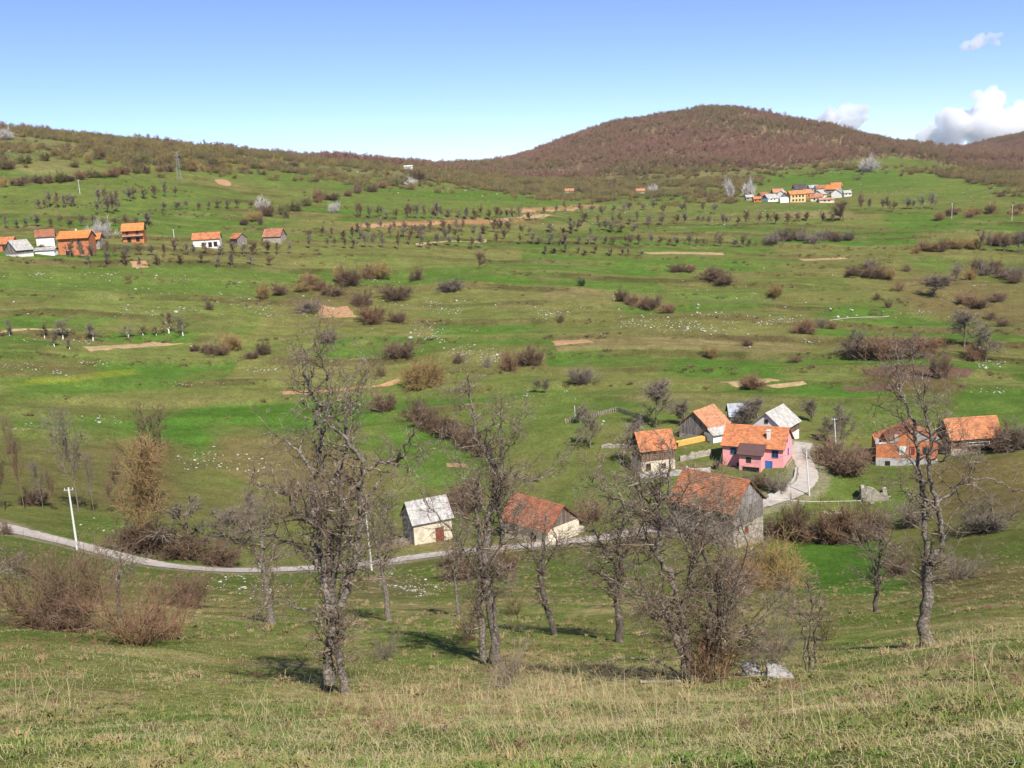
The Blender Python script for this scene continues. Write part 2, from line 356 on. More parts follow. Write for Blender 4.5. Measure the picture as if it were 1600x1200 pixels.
# ------------------------------------------------------------------ build ground
idx = np.arange(ND * NA).reshape(ND, NA)
q = np.stack([idx[:-1, :-1], idx[:-1, 1:], idx[1:, 1:], idx[1:, :-1]], -1).reshape(-1, 4)
verts = np.stack([GX, GY, Zw], -1).reshape(-1, 3)
centre = len(verts)
verts = np.vstack([verts, [[0, 0, CAMZ - 1.65]]])
ct = np.stack([np.full(NA - 1, centre), idx[0, 1:], idx[0, :-1]], -1)
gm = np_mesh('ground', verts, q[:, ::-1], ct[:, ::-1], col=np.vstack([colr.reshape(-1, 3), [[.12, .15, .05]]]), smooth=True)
ground = link('ground', gm, M['meadow']); ground['kind'] = 'structure'; ground['label'] = 'terraced green meadow slopes and wooded hills'

# ------------------------------------------------------------------ lane
mat('lane_gravel', (.46, .405, .35), var=.16, scale=.9, col2=(.36, .31, .26), col2_scale=.35, col2_lo=.52, col2_hi=.7)
def strip(name, cl, half, off, m, edge_noise=.12, seed=0, ncross=7):
    t = np.gradient(cl, axis=0); t /= np.linalg.norm(t, axis=1)[:, None]; nrm = np.stack([t[:, 1], -t[:, 0]], 1)
    us = np.linspace(-1, 1, ncross); P = []
    kk = np.arange(len(cl))
    for u in us:
        wob = 1 + edge_noise * 2 * (vnoise(kk * .7, kk * 0 + u * 5, seed) - .5)
        P.append(cl + nrm * (half * u * wob)[:, None])
    P = np.stack(P, 1); z = ground_z(P[..., 0], P[..., 1]); zc = z[:, ncross // 2][:, None]
    z = np.maximum(z, zc * .5 + z * .5) + off
    V = np.concatenate([P, z[..., None]], -1).reshape(-1, 3)
    ii = np.arange(len(cl) * ncross).reshape(len(cl), ncross)
    Q = np.stack([ii[:-1, :-1], ii[1:, :-1], ii[1:, 1:], ii[:-1, 1:]], -1).reshape(-1, 4)
    return link(name, np_mesh(name, V, Q, smooth=True), m)
lane_fine = catmull(road_c[::2], 4)
lane = strip('lane', lane_fine, 1.65, .07, M['lane_gravel'], edge_noise=.07); lane['kind'] = 'structure'; lane['label'] = 'pale gravel lane winding through the hamlet'

# ------------------------------------------------------------------ ploughed and stubble fields: draped sheets
mat('plough_soil', (.38, .225, .12), var=.35, scale=.9, stretch=(1, 1, 1), bump=.4)
mat('pale_soil', (.37, .26, .14), var=.35, scale=.9, bump=.4)
mat('dark_soil', (.125, .075, .05), var=.35, scale=.8, bump=.6)
def field(name, px4, m, off=.10, nu=60, nv=10, seed=0):
    P = [hit(*p) for p in px4]
    if any(p is None for p in P): return
    a, b, c, d = [p[:2] for p in P]
    u = np.linspace(0, 1, nu)[:, None, None]; v = np.linspace(0, 1, nv)[None, :, None]
    XY = (a * (1 - u) + b * u) * (1 - v) + (d * (1 - u) + c * u) * v
    sz = np.linalg.norm(c - b) * .10
    wob = np.stack([fbm(XY[..., 0] / 6, XY[..., 1] / 6, seed + 1, 2) - .5, fbm(XY[..., 0] / 6, XY[..., 1] / 6, seed + 5, 2) - .5], -1) * 2 * min(sz, 1.6)
    XY = XY + wob + np.stack([fbm(XY[..., 0] / 1.7, XY[..., 1] / 1.7, seed + 8, 2) - .5, fbm(XY[..., 0] / 1.7, XY[..., 1] / 1.7, seed + 9, 2) - .5], -1) * min(sz * 1.6, 1.5)
    z = ground_z(XY[..., 0], XY[..., 1]) + off
    edge = np.ones(z.shape); edge[0] = edge[-1] = 0; edge[:, 0] = edge[:, -1] = 0
    z = z - (1 - edge) * (off + .12)
    V = np.concatenate([XY, z[..., None]], -1).reshape(-1, 3); ii = np.arange(nu * nv).reshape(nu, nv)
    Q = np.stack([ii[:-1, :-1], ii[1:, :-1], ii[1:, 1:], ii[:-1, 1:]], -1).reshape(-1, 4)
    o = link(name, np_mesh(name, V, Q, smooth=True), m); o['kind'] = 'structure'
for k, (nm, m, p) in enumerate([
 ('ploughed_field', 'plough_soil', [(497, 478), (540, 477), (562, 495), (500, 497)]),
 ('ploughed_field', 'plough_soil', [(436, 611), (625, 590), (628, 595), (440, 617)]),
 ('ploughed_field', 'pale_soil', [(130, 541), (240, 534), (290, 537), (140, 549)]),
 ('ploughed_field', 'pale_soil', [(0, 517), (110, 513), (112, 516), (0, 521)]),
 ('ploughed_field', 'plough_soil', [(858, 533), (910, 530), (930, 535), (870, 541)]),
 ('ploughed_field', 'pale_soil', [(1118, 597), (1200, 591), (1222, 597), (1150, 606)]),
 ('ploughed_field', 'pale_soil', [(1195, 602), (1255, 595), (1262, 600), (1215, 607)]),
 ('ploughed_field', 'pale_soil', [(1000, 394), (1130, 394), (1135, 399), (1015, 397)]),
 ('ploughed_field', 'pale_soil', [(1245, 404), (1310, 401), (1325, 404), (1255, 408)]),
 ('ploughed_field', 'plough_soil', [(332, 281), (350, 280), (362, 289), (348, 290)]),
 ('ploughed_field', 'plough_soil', [(203, 408), (226, 407), (232, 418), (206, 418)]),
 ('ploughed_field', 'pale_soil', [(648, 381), (760, 374), (762, 377), (650, 385)]),
 ('ploughed_field', 'plough_soil', [(560, 351), (690, 346), (692, 349), (562, 355)]),
 ('ploughed_field', 'pale_soil', [(760, 345), (860, 334), (862, 337), (764, 349)]),
 ('ploughed_field', 'plough_soil', [(810, 330), (910, 322), (913, 325), (812, 333)]),
 ('ploughed_field', 'dark_soil', [(1345, 575), (1440, 570), (1530, 585), (1420, 598)]),
 ('ploughed_field', 'dark_soil', [(1310, 604), (1400, 600), (1420, 606), (1330, 612)]),
 ('ploughed_field', 'plough_soil', [(697, 723), (730, 725), (732, 731), (699, 730)]),
]):
    field(nm, p, M[m], seed=k * 3)

# ------------------------------------------------------------------ stones
mat('limestone', (.47, .44, .40), var=.22, scale=2.5, rnd=.18, col2=(.30, .29, .26), col2_scale=1.4, col2_lo=.55, col2_hi=.7)
rng = np.random.default_rng(7)
def ico(sub=1):
    import bmesh
    bm = bmesh.new(); bmesh.ops.create_icosphere(bm, subdivisions=sub, radius=1.0)
    v = np.array([x.co[:] for x in bm.verts]); f = np.array([[x.index for x in y.verts] for y in bm.faces]); bm.free(); return v, f
def rock_shape(seed, sub=2, flat=.55):
    r = np.random.default_rng(seed); v, f = ico(sub)
    for k in range(7):                                  # planes cut facets off the ball
        n = r.normal(size=3); n /= np.linalg.norm(n); dcut = r.uniform(.45, .85); h = v @ n
        v = v - np.where(h > dcut, h - dcut, 0)[:, None] * n
    v = v * (1 + .10 * r.normal(size=(len(v), 1))); v[:, 2] *= flat; v[:, 0] *= r.uniform(.8, 1.35)
    return v, f
rock_meshes = []
for k in range(6):
    v, f = rock_shape(100 + k, 2 if k < 3 else 1)
    me = np_mesh('stone', v, tris=f); me.materials.append(M['limestone']); rock_meshes.append(me)
ROCKS = [  # cx, cy, rx, ry, n, rot, phrase
 (240, 487, 45, 6, 26, 3, 'in the pasture above the whitewashed fruit trees'), (425, 487, 40, 10, 30, 4, 'in the pasture left of the ploughed patch'), (95, 535, 60, 5, 12, 2, 'among the whitewashed fruit trees'), (680, 483, 40, 8, 34, 6, 'in the pasture right of the ploughed patch'),
 (675, 518, 45, 16, 60, 12, 'strewn below the ploughed patch'), (735, 556, 60, 12, 60, 8, 'strewn above the big ochre dome bush'), (60, 575, 60, 8, 16, 0, 'in the rough grass at the left edge'), (140, 567, 30, 4, 10, 0, 'in the rough grass at the left edge'), (420, 578, 22, 3, 8, 0, 'under the tall central tree top'), (300, 600, 60, 5, 9, 0, 'in the long green strip'),
 (40, 668, 45, 7, 12, 0, 'above the bare trees at the left'), (155, 655, 40, 9, 14, 0, 'above the bare trees at the left'), (360, 718, 60, 18, 55, 10, 'on the brown slope beyond the lane'), (420, 745, 40, 10, 14, 12, 'on the brown slope beyond the lane'), (300, 722, 30, 16, 20, 0, 'on the brown slope beyond the lane'),
 (870, 492, 60, 9, 34, 5, 'across the middle pasture'), (1040, 505, 90, 10, 60, 5, 'across the middle pasture'), (1090, 513, 60, 8, 36, 5, 'across the middle pasture'), (1210, 503, 50, 7, 26, 0, 'across the middle pasture'), (1130, 493, 60, 5, 14, 0, 'across the middle pasture'), (1265, 535, 10, 3, 8, 0, 'across the middle pasture'),
 (1500, 450, 80, 18, 40, 12, 'on the stony slope at the right'), (1440, 490, 70, 8, 20, 0, 'on the stony slope at the right'), (1560, 570, 40, 6, 16, 3, 'on the stony slope at the right'), (1560, 610, 30, 4, 4, 3, 'on the stony slope at the right'),
 (640, 910, 50, 14, 44, 8, 'on the bank below the lane'), (640, 925, 30, 7, 16, 8, 'on the bank below the lane'), (380, 915, 60, 16, 40, 10, 'on the bank below the lane left of the big tree'), (165, 820, 40, 14, 18, 0, 'between the lane and the yellow tree'), (530, 635, 40, 12, 10, 0, 'in the long green strip'), (650, 470, 90, 5, 18, 0, 'in the pasture right of the ploughed patch'), (560, 440, 70, 5, 18, 0, 'by the bush filled hollow'),
 (930, 660, 25, 6, 10, 0, 'below the paling fence'), (850, 620, 60, 8, 12, 8, 'above the paling fence'), (330, 455, 300, 20, 30, 0, 'in the upper left pastures'), (100, 430, 120, 6, 20, 0, 'in the upper left pastures')]
stone_pts = []
for cx, cy, rx, ry, n, rot, ph in ROCKS:
    for k in range(n):
        a = rng.uniform(0, 2 * math.pi); r = rng.uniform(0, 1) ** .5; x = r * math.cos(a) * rx; y = r * math.sin(a) * ry; t = math.radians(rot)
        p = hit(cx + x * math.cos(t) - y * math.sin(t), cy + x * math.sin(t) + y * math.cos(t))
        if p is None: continue
        d = math.hypot(p[0], p[1]); sz = rng.lognormal(-1.05, .45) * (.85 if d > 170 else .4)
        stone_pts.append((FPX * sz / d, sz, p, ph))
stone_pts.sort(key=lambda a: -a[0])
sv, sf, so_ = [], [], 0
rk = [rock_shape(300 + k, 1) for k in range(5)]
def stone_mass(pts):
    sv, sf, off = [], [], 0
    for sz, p in pts:
        v, f = rk[rng.integers(5)]; a = rng.uniform(0, 6.28); ca, sa = math.cos(a), math.sin(a)
        vv = v * sz * .5 * np.array([1, 1, 1]); vv = np.stack([vv[:, 0] * ca - vv[:, 1] * sa, vv[:, 0] * sa + vv[:, 1] * ca, vv[:, 2]], 1) + p + [0, 0, sz * .10]
        sv.append(vv); sf.append(f + off); off += len(v)
    return np.vstack(sv), np.vstack(sf)
for k, (_, sz, p, ph) in enumerate(stone_pts[:290]):
    o = link('limestone_rock', rock_meshes[k % 6], None); o.location = (p[0], p[1], p[2] + sz * .08); s = sz * .6
    o.scale = (s * rng.uniform(.8, 1.3), s, s * rng.uniform(.7, 1.1)); o.rotation_euler = (rng.uniform(-.3, .3), rng.uniform(-.3, .3), rng.uniform(0, 6.28))
    tag(o, 'pale limestone rock ' + ph, 'rock', 'limestone rocks ' + ph)
rest = [(sz, p) for _, sz, p, _ in stone_pts[290:]]
for cx, cy, rx, ry, n, rot, ph in ROCKS:                 # smaller stones in broken lines along the slope
    for k in range(max(2, n // 4)):
        ux, uy = rng.normal() * rx * .6, rng.normal() * ry * .6
        for q_ in range(rng.integers(4, 12)):
            p = hit(cx + ux + rng.normal() * 7, cy + uy + rng.normal() * 1.6)
            if p is not None: rest.append((rng.lognormal(-1.12, .45) * (1 if cy < 640 else .4), p))
for cx, cy, rx, ry, n in [(20, 240, 60, 9, 90), (390, 246, 90, 4, 110), (470, 250, 60, 3, 60), (560, 268, 60, 5, 50), (640, 275, 60, 6, 60), (1430, 240, 90, 7, 160), (1300, 268, 40, 5, 60), (1170, 260, 40, 2, 50), (1400, 300, 90, 16, 60), (1230, 330, 90, 6, 50), (1000, 330, 150, 10, 70), (920, 350, 60, 3, 40), (700, 300, 100, 12, 60), (1100, 345, 120, 8, 50), (1540, 300, 60, 12, 60), (300, 470, 300, 60, 60), (1100, 470, 400, 60, 90)]:
    for k in range(n):
        p = hit(cx + rng.normal() * rx * .5, cy + rng.normal() * ry * .5)
        if p is not None: rest.append((rng.lognormal(-.55, .45), p))
v, f = stone_mass(rest)
o = link('scattered_stones', np_mesh('scattered_stones', v, tris=f), M['limestone']); tag(o, 'small pale stones scattered over the far pastures', 'stones', kind='stuff')

# ------------------------------------------------------------------ plants: branch growing
def unit(v): return v / (np.linalg.norm(v, axis=-1, keepdims=True) + 1e-9)
class Twigs:
    def __init__(self): self.v = []; self.q = []; self.n = 0
    def tubes(self, P, R, sides):
        N, n, _ = P.shape
        if N == 0: return
        T = unit(np.gradient(P, axis=1)); ref = np.where(np.abs(T[..., 2:3]) > .9, np.array([1.0, 0, 0]), np.array([0, 0, 1.0]))
        A = unit(np.cross(T, ref)); B = np.cross(T, A)
        ang = np.arange(sides) * 2 * math.pi / sides
        ring = P[:, :, None, :] + R[:, :, None, None] * (np.cos(ang)[None, None, :, None] * A[:, :, None, :] + np.sin(ang)[None, None, :, None] * B[:, :, None, :])
        ii = (np.arange(N * n * sides).reshape(N, n, sides)) + self.n
        nx = np.roll(ii, -1, axis=2)
        Q = np.stack([ii[:, :-1], nx[:, :-1], nx[:, 1:], ii[:, 1:]], -1).reshape(-1, 4)
        self.v.append(ring.reshape(-1, 3)); self.q.append(Q); self.n += N * n * sides
    def mesh(self, name, smooth=True): return np_mesh(name, np.vstack(self.v), np.vstack(self.q), smooth=smooth)
def grow(r, start, dirn, length, r0, r1, n, wig, up):
    N = len(start); P = np.zeros((N, n, 3)); P[:, 0] = start; d = unit(dirn); st = (np.asarray(length) / (n - 1))[:, None]
    for k in range(1, n):
        d = unit(d + wig * r.normal(size=(N, 3)) + np.array([0, 0, up])); P[:, k] = P[:, k - 1] + d * st
    t = np.linspace(0, 1, n)[None, :]
    R = np.asarray(r0)[:, None] * (1 - t) + np.asarray(r1)[:, None] * t
    return P, R
def spawn(r, P, R, count, tmin=.2, tmax=1.0, ang=(35, 75), by_len=False):
    """pick points on the parents: start, direction, parent length, radius there"""
    N, n, _ = P.shape
    plen = np.linalg.norm(np.diff(P, axis=1), axis=2).sum(1)
    if by_len: cnt = np.maximum(1, r.poisson(np.maximum(plen * count, .01)))
    else: cnt = np.full(N, count)
    pi = np.repeat(np.arange(N), cnt); t = r.uniform(tmin, tmax, len(pi)) * (n - 1.001); k = t.astype(int); f = (t - k)[:, None]
    st = P[pi, k] * (1 - f) + P[pi, k + 1] * f; tan = unit(P[pi, k + 1] - P[pi, k])
    rr = R[pi, k] * (1 - f[:, 0]) + R[pi, k + 1] * f[:, 0]
    perp = unit(np.cross(tan, r.normal(size=(len(pi), 3)))); a = np.radians(r.uniform(ang[0], ang[1], len(pi)))[:, None]
    return st, np.cos(a) * tan + np.sin(a) * perp, plen[pi], rr, t / (n - 1)

mat('lichen_bark', (.165, .13, .102), var=.4, scale=9, col2=(.40, .37, .315), col2_scale=14, col2_lo=.44, col2_hi=.70, bump=.8)
mat('dark_bark', (.12, .095, .08), var=.35, scale=5, col2=(.28, .26, .22), col2_scale=4, col2_lo=.52, col2_hi=.68, bump=.6)
mat('twig_wood', (.19, .135, .095), var=.45, scale=4, col2=(.46, .415, .345), col2_scale=6, col2_lo=.5, col2_hi=.7)
mat('twig_tint', (1, 1, 1), var=.4, scale=2.5, objcol=True, rnd=.18)
mat('bud_leaf', (.17, .20, .05), var=.3, scale=5)
mat('cut_wood', (.45, .30, .18), var=.2, scale=8)
mat('white_paint', (.78, .77, .73), var=.08, scale=3)

def limb_world(pxs, d0, drift, r):
    """photo polyline -> points standing at horizontal distance d0 with a sideways drift in depth"""
    pts = []; n = len(pxs)
    for k, (x, y) in enumerate(pxs):
        v = ray(x, y); h = math.hypot(v[0], v[1]); dd_ = d0 + drift * (k / max(1, n - 1)) ** 1.2
        pts.append(C0 + v * dd_ / h)
    return catmull(np.array(pts), 4)
def fore_tree(label, limbs, group=None, seed=1, dens=5.0, l2=(.5, 1.5), l3=5, l4=4, up=.05, base=None, tw=1.0, leaf=0, bark='lichen_bark', rootr=None):
    """limbs: list of (pixel polyline, r0, r1 [m], start_drift, drift); the first is the trunk"""
    r = np.random.default_rng(seed)
    b = hit(*(base or limbs[0][0][0])); d0 = math.hypot(b[0], b[1])
    root = empty('bare_tree', b); tag(root, label, 'tree', group)
    off = np.array(b)
    allP = []
    for k, (pl, r0, r1, dr) in enumerate(limbs):
        P = limb_world(pl, d0, dr, r); n = len(P)
        if k == 0: P[0, 2] -= .25
        jit = r.normal(size=P.shape) * .035; jit[0] = 0; P = P + jit
        t = np.linspace(0, 1, n); R = r0 * (1 - t) + r1 * t
        R = R * (1 + .06 * r.normal(size=n))
        if k == 0: R[0] *= 1.3; R[1] *= 1.12
        tb = Twigs(); tb.tubes((P - off)[None], R[None], 9 if r0 > .08 else 6)
        me = tb.mesh('trunk' if k == 0 else 'limb'); link('trunk' if k == 0 else 'limb', me, M[bark], root)
        allP.append((P, R, k))
    tb = Twigs(); lv = []
    for P, R, k in allP:
        P_ = P[None]; R_ = R[None]
        st, dr_, pl, rr, t = spawn(r, P_, R_, dens, .45 if k == 0 else .12, 1.0, (35, 80), True)
        ln = r.uniform(l2[0], l2[1], len(st)) * (1.15 - .5 * t)
        lv.append(grow(r, st, dr_, ln, np.minimum(rr * .55, .028 * tw), np.full(len(st), .006 * tw), 6, .26, up))
    for P2, R2 in lv:
        tb.tubes(P2 - off, R2, 4)
        st, dr_, pl, rr, t = spawn(r, P2, R2, l3, .15, 1, (30, 75))
        P3, R3 = grow(r, st, dr_, pl * r.uniform(.25, .6, len(st)), np.minimum(rr * .7, .011 * tw), np.full(len(st), .004 * tw), 4, .28, up)
        tb.tubes(P3 - off, R3, 3)
        st, dr_, pl, rr, t = spawn(r, P3, R3, l4, .2, 1, (30, 80))
        P4, R4 = grow(r, st, dr_, np.clip(pl * r.uniform(.25, .7, len(st)), .06, .4), np.full(len(st), .0055 * tw), np.full(len(st), .003 * tw), 2, .2, up)
        tb.tubes(P4 - off, R4, 3)
    link('crown', tb.mesh('crown', False), M['twig_wood'], root)
    return root, b, d0
TREES = []
T1 = [
 ([(542, 1085), (531, 1037), (522, 996), (519, 955)], .105, .13, 0),
 ([(520, 965), (510, 925), (498, 880), (500, 834), (488, 790), (498, 732), (502, 689), (493, 636), (478, 583), (473, 549)], .13, .018, .6),
 ([(522, 970), (539, 921), (558, 858), (563, 790), (560, 761), (568, 723), (548, 694), (527, 675), (505, 655)], .12, .02, -.5),
 ([(518, 960), (515, 858), (510, 810), (519, 761), (539, 703), (539, 641), (546, 588)], .12, .018, 1.2),
 ([(566, 738), (592, 723), (621, 718), (640, 694), (652, 668)], .05, .012, -1.2), ([(490, 819), (464, 800), (447, 771), (418, 757), (389, 757)], .055, .012, -.8), ([(495, 887), (471, 858), (432, 839), (394, 844), (372, 852)], .05, .012, 1.0),
 ([(505, 960), (457, 945), (423, 930), (405, 915)], .035, .01, -.6), ([(490, 742), (466, 708), (442, 684), (408, 679)], .045, .01, .9), ([(500, 690), (510, 650), (512, 600), (500, 550), (490, 530)], .04, .01, -.7), ([(539, 650), (560, 610), (575, 585)], .03, .008, .5), ([(563, 800), (585, 765), (600, 740)], .035, .01, 1.0),
 ([(505, 900), (503, 850), (480, 800), (470, 760)], .06, .012, -1.3), ([(530, 930), (548, 880), (590, 850), (612, 830)], .04, .01, 1.2), ([(520, 930), (528, 870), (535, 800), (530, 740)], .08, .02, -1.0),
 ([(515, 1066), (513, 1030), (519, 1000), (524, 985)], .16, .10, .35)]
fore_tree('big gnarled bare tree with forked twin trunk base, left of centre', T1, seed=11, dens=6.2, l3=6, l4=4, tw=1.0)
T2 = [
 ([(777, 1037), (770, 974), (764, 915), (759, 888)], .17, .16, 0),
 ([(755, 1030), (752, 978), (752, 920), (754, 870)], .15, .12, .5),
 ([(759, 895), (761, 830), (770, 785), (775, 740), (761, 708), (746, 686), (741, 650), (732, 614), (730, 587)], .16, .018, .4),
 ([(764, 890), (784, 840), (780, 794), (782, 758), (784, 713), (780, 668), (788, 628)], .10, .016, -.7),
 ([(748, 906), (725, 857), (698, 821), (667, 785), (658, 762)], .045, .012, -1.0), ([(775, 758), (797, 740), (833, 753), (865, 731), (892, 708)], .05, .012, 1.1), ([(764, 892), (784, 886), (804, 884)], .05, .035, -.5),
 ([(752, 880), (748, 830), (744, 785), (752, 740)], .09, .02, -.5), ([(760, 800), (740, 770), (722, 735), (710, 690), (712, 640)], .04, .01, .8), ([(784, 720), (800, 690), (815, 660), (835, 640)], .03, .008, -.8), ([(741, 655), (720, 620), (706, 600)], .028, .008, .6), ([(755, 860), (770, 800), (800, 780), (830, 800)], .04, .01, -1.0)]
fore_tree('tall bare tree with pale lichened trunk beside a dark dead stem, centre', T2, seed=23, dens=6, l3=6, l4=4, tw=.95)
T3 = [
 ([(1082, 1067), (1063, 1017), (1047, 973), (1033, 947)], .11, .08, 0),
 ([(1034, 950), (1000, 930), (967, 910), (940, 895)], .05, .012, .8),
 ([(1090, 1066), (1075, 1005), (1067, 960), (1077, 913), (1085, 870), (1080, 820)], .10, .02, .4),
 ([(1078, 1050), (1066, 975), (1053, 910), (1033, 880), (1027, 847), (1030, 813), (1027, 793), (1040, 767), (1047, 720), (1040, 690)], .10, .015, -.7),
 ([(1030, 823), (1003, 807), (977, 787), (940, 763), (925, 750)], .05, .01, .8), ([(1040, 780), (1010, 757), (970, 757), (935, 745)], .035, .01, -.9), ([(1100, 1065), (1107, 1013), (1127, 977), (1140, 933), (1167, 907)], .06, .012, .9),
 ([(1112, 1035), (1147, 993), (1177, 983), (1200, 963), (1233, 943)], .045, .01, -.6), ([(1095, 1060), (1103, 1000), (1113, 933), (1100, 867), (1087, 817), (1090, 770)], .06, .012, 1.2), ([(1105, 1060), (1125, 1000), (1135, 930), (1141, 867)], .03, .008, -.9), ([(1075, 1010), (1040, 960), (1015, 940), (990, 945)], .035, .01, -1.0), ([(1027, 800), (1000, 770), (975, 730), (962, 700)], .03, .008, 1.0), ([(1080, 830), (1110, 800), (1140, 790)], .03, .008, .9), ([(1087, 870), (1060, 830), (1065, 780), (1075, 740)], .03, .008, -1.2), ([(1100, 1060), (1120, 960), (1135, 870), (1128, 800), (1112, 755)], .045, .008, 1.5), ([(1107, 1013), (1150, 920), (1168, 850), (1152, 795)], .035, .008, -1.0), ([(1085, 880), (1105, 830), (1110, 770)], .025, .007, 1.0)]
fore_tree('sprawling many stemmed bare tree beside two pale boulders', T3, seed=37, dens=6.0, l3=6, l4=4, tw=1.0, l2=(.5, 1.6))
T4 = [
 ([(1448, 1009), (1442, 967), (1450, 930), (1450, 892), (1456, 870)], .20, .15, 0),
 ([(1449, 890), (1446, 832), (1444, 780), (1439, 750), (1431, 694), (1426, 656), (1409, 615), (1405, 581), (1398, 548)], .10, .014, .5),
 ([(1456, 872), (1474, 844), (1469, 806), (1458, 765), (1452, 724), (1456, 675), (1446, 638), (1445, 600)], .11, .016, -.4),
 ([(1467, 784), (1491, 765), (1514, 750), (1551, 750), (1578, 761), (1602, 770)], .055, .012, 1.0), ([(1439, 750), (1420, 716), (1398, 697), (1360, 675)], .035, .008, -.8), ([(1431, 694), (1412, 660), (1385, 640), (1362, 632)], .03, .008, .8), ([(1456, 690), (1475, 660), (1480, 630), (1492, 612)], .03, .008, .7), ([(1444, 790), (1425, 770), (1400, 755), (1385, 757)], .03, .008, -.9),
 ([(1410, 620), (1392, 590), (1370, 560)], .022, .006, .6), ([(1446, 650), (1432, 610), (1425, 560), (1420, 535)], .03, .007, -.6), ([(1514, 752), (1520, 720), (1513, 690)], .022, .006, .5), ([(1452, 730), (1478, 716), (1500, 690), (1508, 670)], .03, .007, -.7)]
fore_tree('slender forked bare tree with white lichened trunk at the right', T4, seed=41, dens=5, l3=5, l4=3, tw=.95, l2=(.5, 1.4))
TB = [([(968, 1003), (967, 963), (963, 927), (970, 887)], .17, .14, 0), ([(970, 890), (987, 847), (1010, 833)], .07, .02, .6), ([(969, 890), (965, 850), (975, 800), (960, 760)], .09, .02, -.8), ([(968, 895), (945, 860), (930, 830), (915, 790)], .07, .015, .9), ([(972, 870), (1000, 830), (1005, 780), (990, 730)], .06, .012, -.6), ([(966, 930), (940, 900), (915, 895)], .05, .012, .5), ([(972, 890), (1020, 870), (1050, 850)], .05, .012, -1)]
fore_tree('dark trunked bare tree behind the sprawling tree, crown very twiggy', TB, seed=53, dens=8.5, l3=6, l4=2, tw=1.3, l2=(.7, 2.0), bark='dark_bark')
TB = [([(609, 970), (600, 920), (597, 875), (585, 840)], .17, .09, 0), ([(590, 850), (578, 800), (582, 770)], .06, .015, .6), ([(597, 880), (612, 840), (606, 800), (615, 770)], .06, .015, -.6), ([(592, 860), (600, 825), (595, 790)], .05, .012, .3), ([(597, 880), (620, 860), (634, 835)], .04, .01, .6)]
fore_tree('reddish barked tree behind the lane pole, right of the big tree', TB, seed=61, dens=6, l3=5, l4=2, tw=1.5)
TB = [([(424, 974), (418, 930), (412, 895), (409, 870)], .20, .13, 0), ([(409, 880), (410, 840), (412, 800)], .12, .05, .3), ([(409, 880), (395, 850), (385, 830)], .06, .015, .6), ([(411, 830), (425, 800), (420, 775)], .05, .012, -.4), ([(411, 850), (390, 820), (398, 790)], .04, .01, .4), ([(409, 885), (435, 870), (455, 868)], .05, .012, -.6)]
fore_tree('old broken topped tree with reddish trunk, left of the big tree', TB, seed=67, dens=6, l3=5, l4=2, tw=1.5)
TB = [([(716, 963), (712, 912), (708, 890)], .12, .09, 0), ([(708, 892), (700, 860), (695, 835)], .05, .012, .5), ([(709, 890), (722, 855), (712, 820)], .05, .012, -.5), ([(709, 890), (712, 850), (720, 800), (700, 770)], .04, .01, .5)]
fore_tree('small leaning pale tree just left of the dark dead stem', TB, seed=71, dens=7, l3=5, l4=2, tw=1.4)
TB = [([(867, 993), (858, 960), (849, 931), (843, 890)], .13, .13, 0), ([(845, 900), (852, 845), (852, 800)], .09, .02, .5), ([(844, 895), (830, 850), (835, 815)], .06, .012, -.5), ([(846, 890), (870, 850), (862, 820)], .06, .012, .6), ([(848, 870), (880, 855), (905, 850), (925, 862)], .04, .01, -.8), ([(845, 880), (815, 850), (800, 830)], .04, .01, .8)]
fore_tree('leaning bare tree with swollen trunk, right of the centre tree', TB, seed=73, dens=7, l3=5, l4=2, tw=1.3, bark='dark_bark')
TB = [([(1369, 956), (1369, 926), (1371, 892)], .13, .10, 0), ([(1371, 895), (1375, 844), (1375, 800)], .07, .012, .4), ([(1371, 892), (1350, 860), (1338, 840)], .05, .01, -.5), ([(1371, 890), (1400, 860), (1415, 842)], .05, .01, .5), ([(1372, 880), (1390, 840), (1395, 810)], .04, .01, -.6), ([(1371, 885), (1355, 845), (1357, 815)], .04, .01, .7), ([(1370, 905), (1345, 900), (1335, 892)], .03, .008, .4)]
fore_tree('small round crowned bare tree below the bright green meadow', TB, seed=79, dens=7, l3=5, l4=2, tw=1.5, bark='dark_bark')
TB = [([(187, 969), (184, 930), (182, 905)], .10, .08, 0), ([(182, 908), (176, 888), (160, 870)], .05, .01, .4), ([(182, 905), (190, 880), (180, 862)], .05, .01, -.4), ([(183, 915), (200, 890), (215, 878)], .04, .01, .4)]
fore_tree('small dark tree rising out of the bushes at lower left', TB, seed=83, dens=7, l3=4, l4=3, tw=1.2, bark='dark_bark')
TB = [([(1266, 1052), (1264, 1000), (1268, 950), (1265, 900)], .035, .012, 0), ([(1272, 1052), (1274, 1000), (1280, 960), (1284, 920)], .03, .01, .3), ([(1259, 1050), (1256, 1010), (1250, 970), (1246, 930)], .025, .008, -.3)]
fore_tree('slim clump of upright saplings right of the two boulders', TB, seed=89, dens=7, l3=3, l4=2, tw=.8, l2=(.25, .7), up=.15, bark='dark_bark')
TB = [([(-30, 920), (-10, 900), (15, 890), (40, 885)], .07, .02, 0), ([(-10, 900), (10, 878), (30, 870)], .04, .01, .4), ([(0, 897), (25, 895), (48, 905)], .03, .01, -.3)]
fore_tree('pale lichened branches reaching in at the left edge', TB, seed=97, dens=8, l3=4, l4=3, tw=1.2, base=(-40, 985))

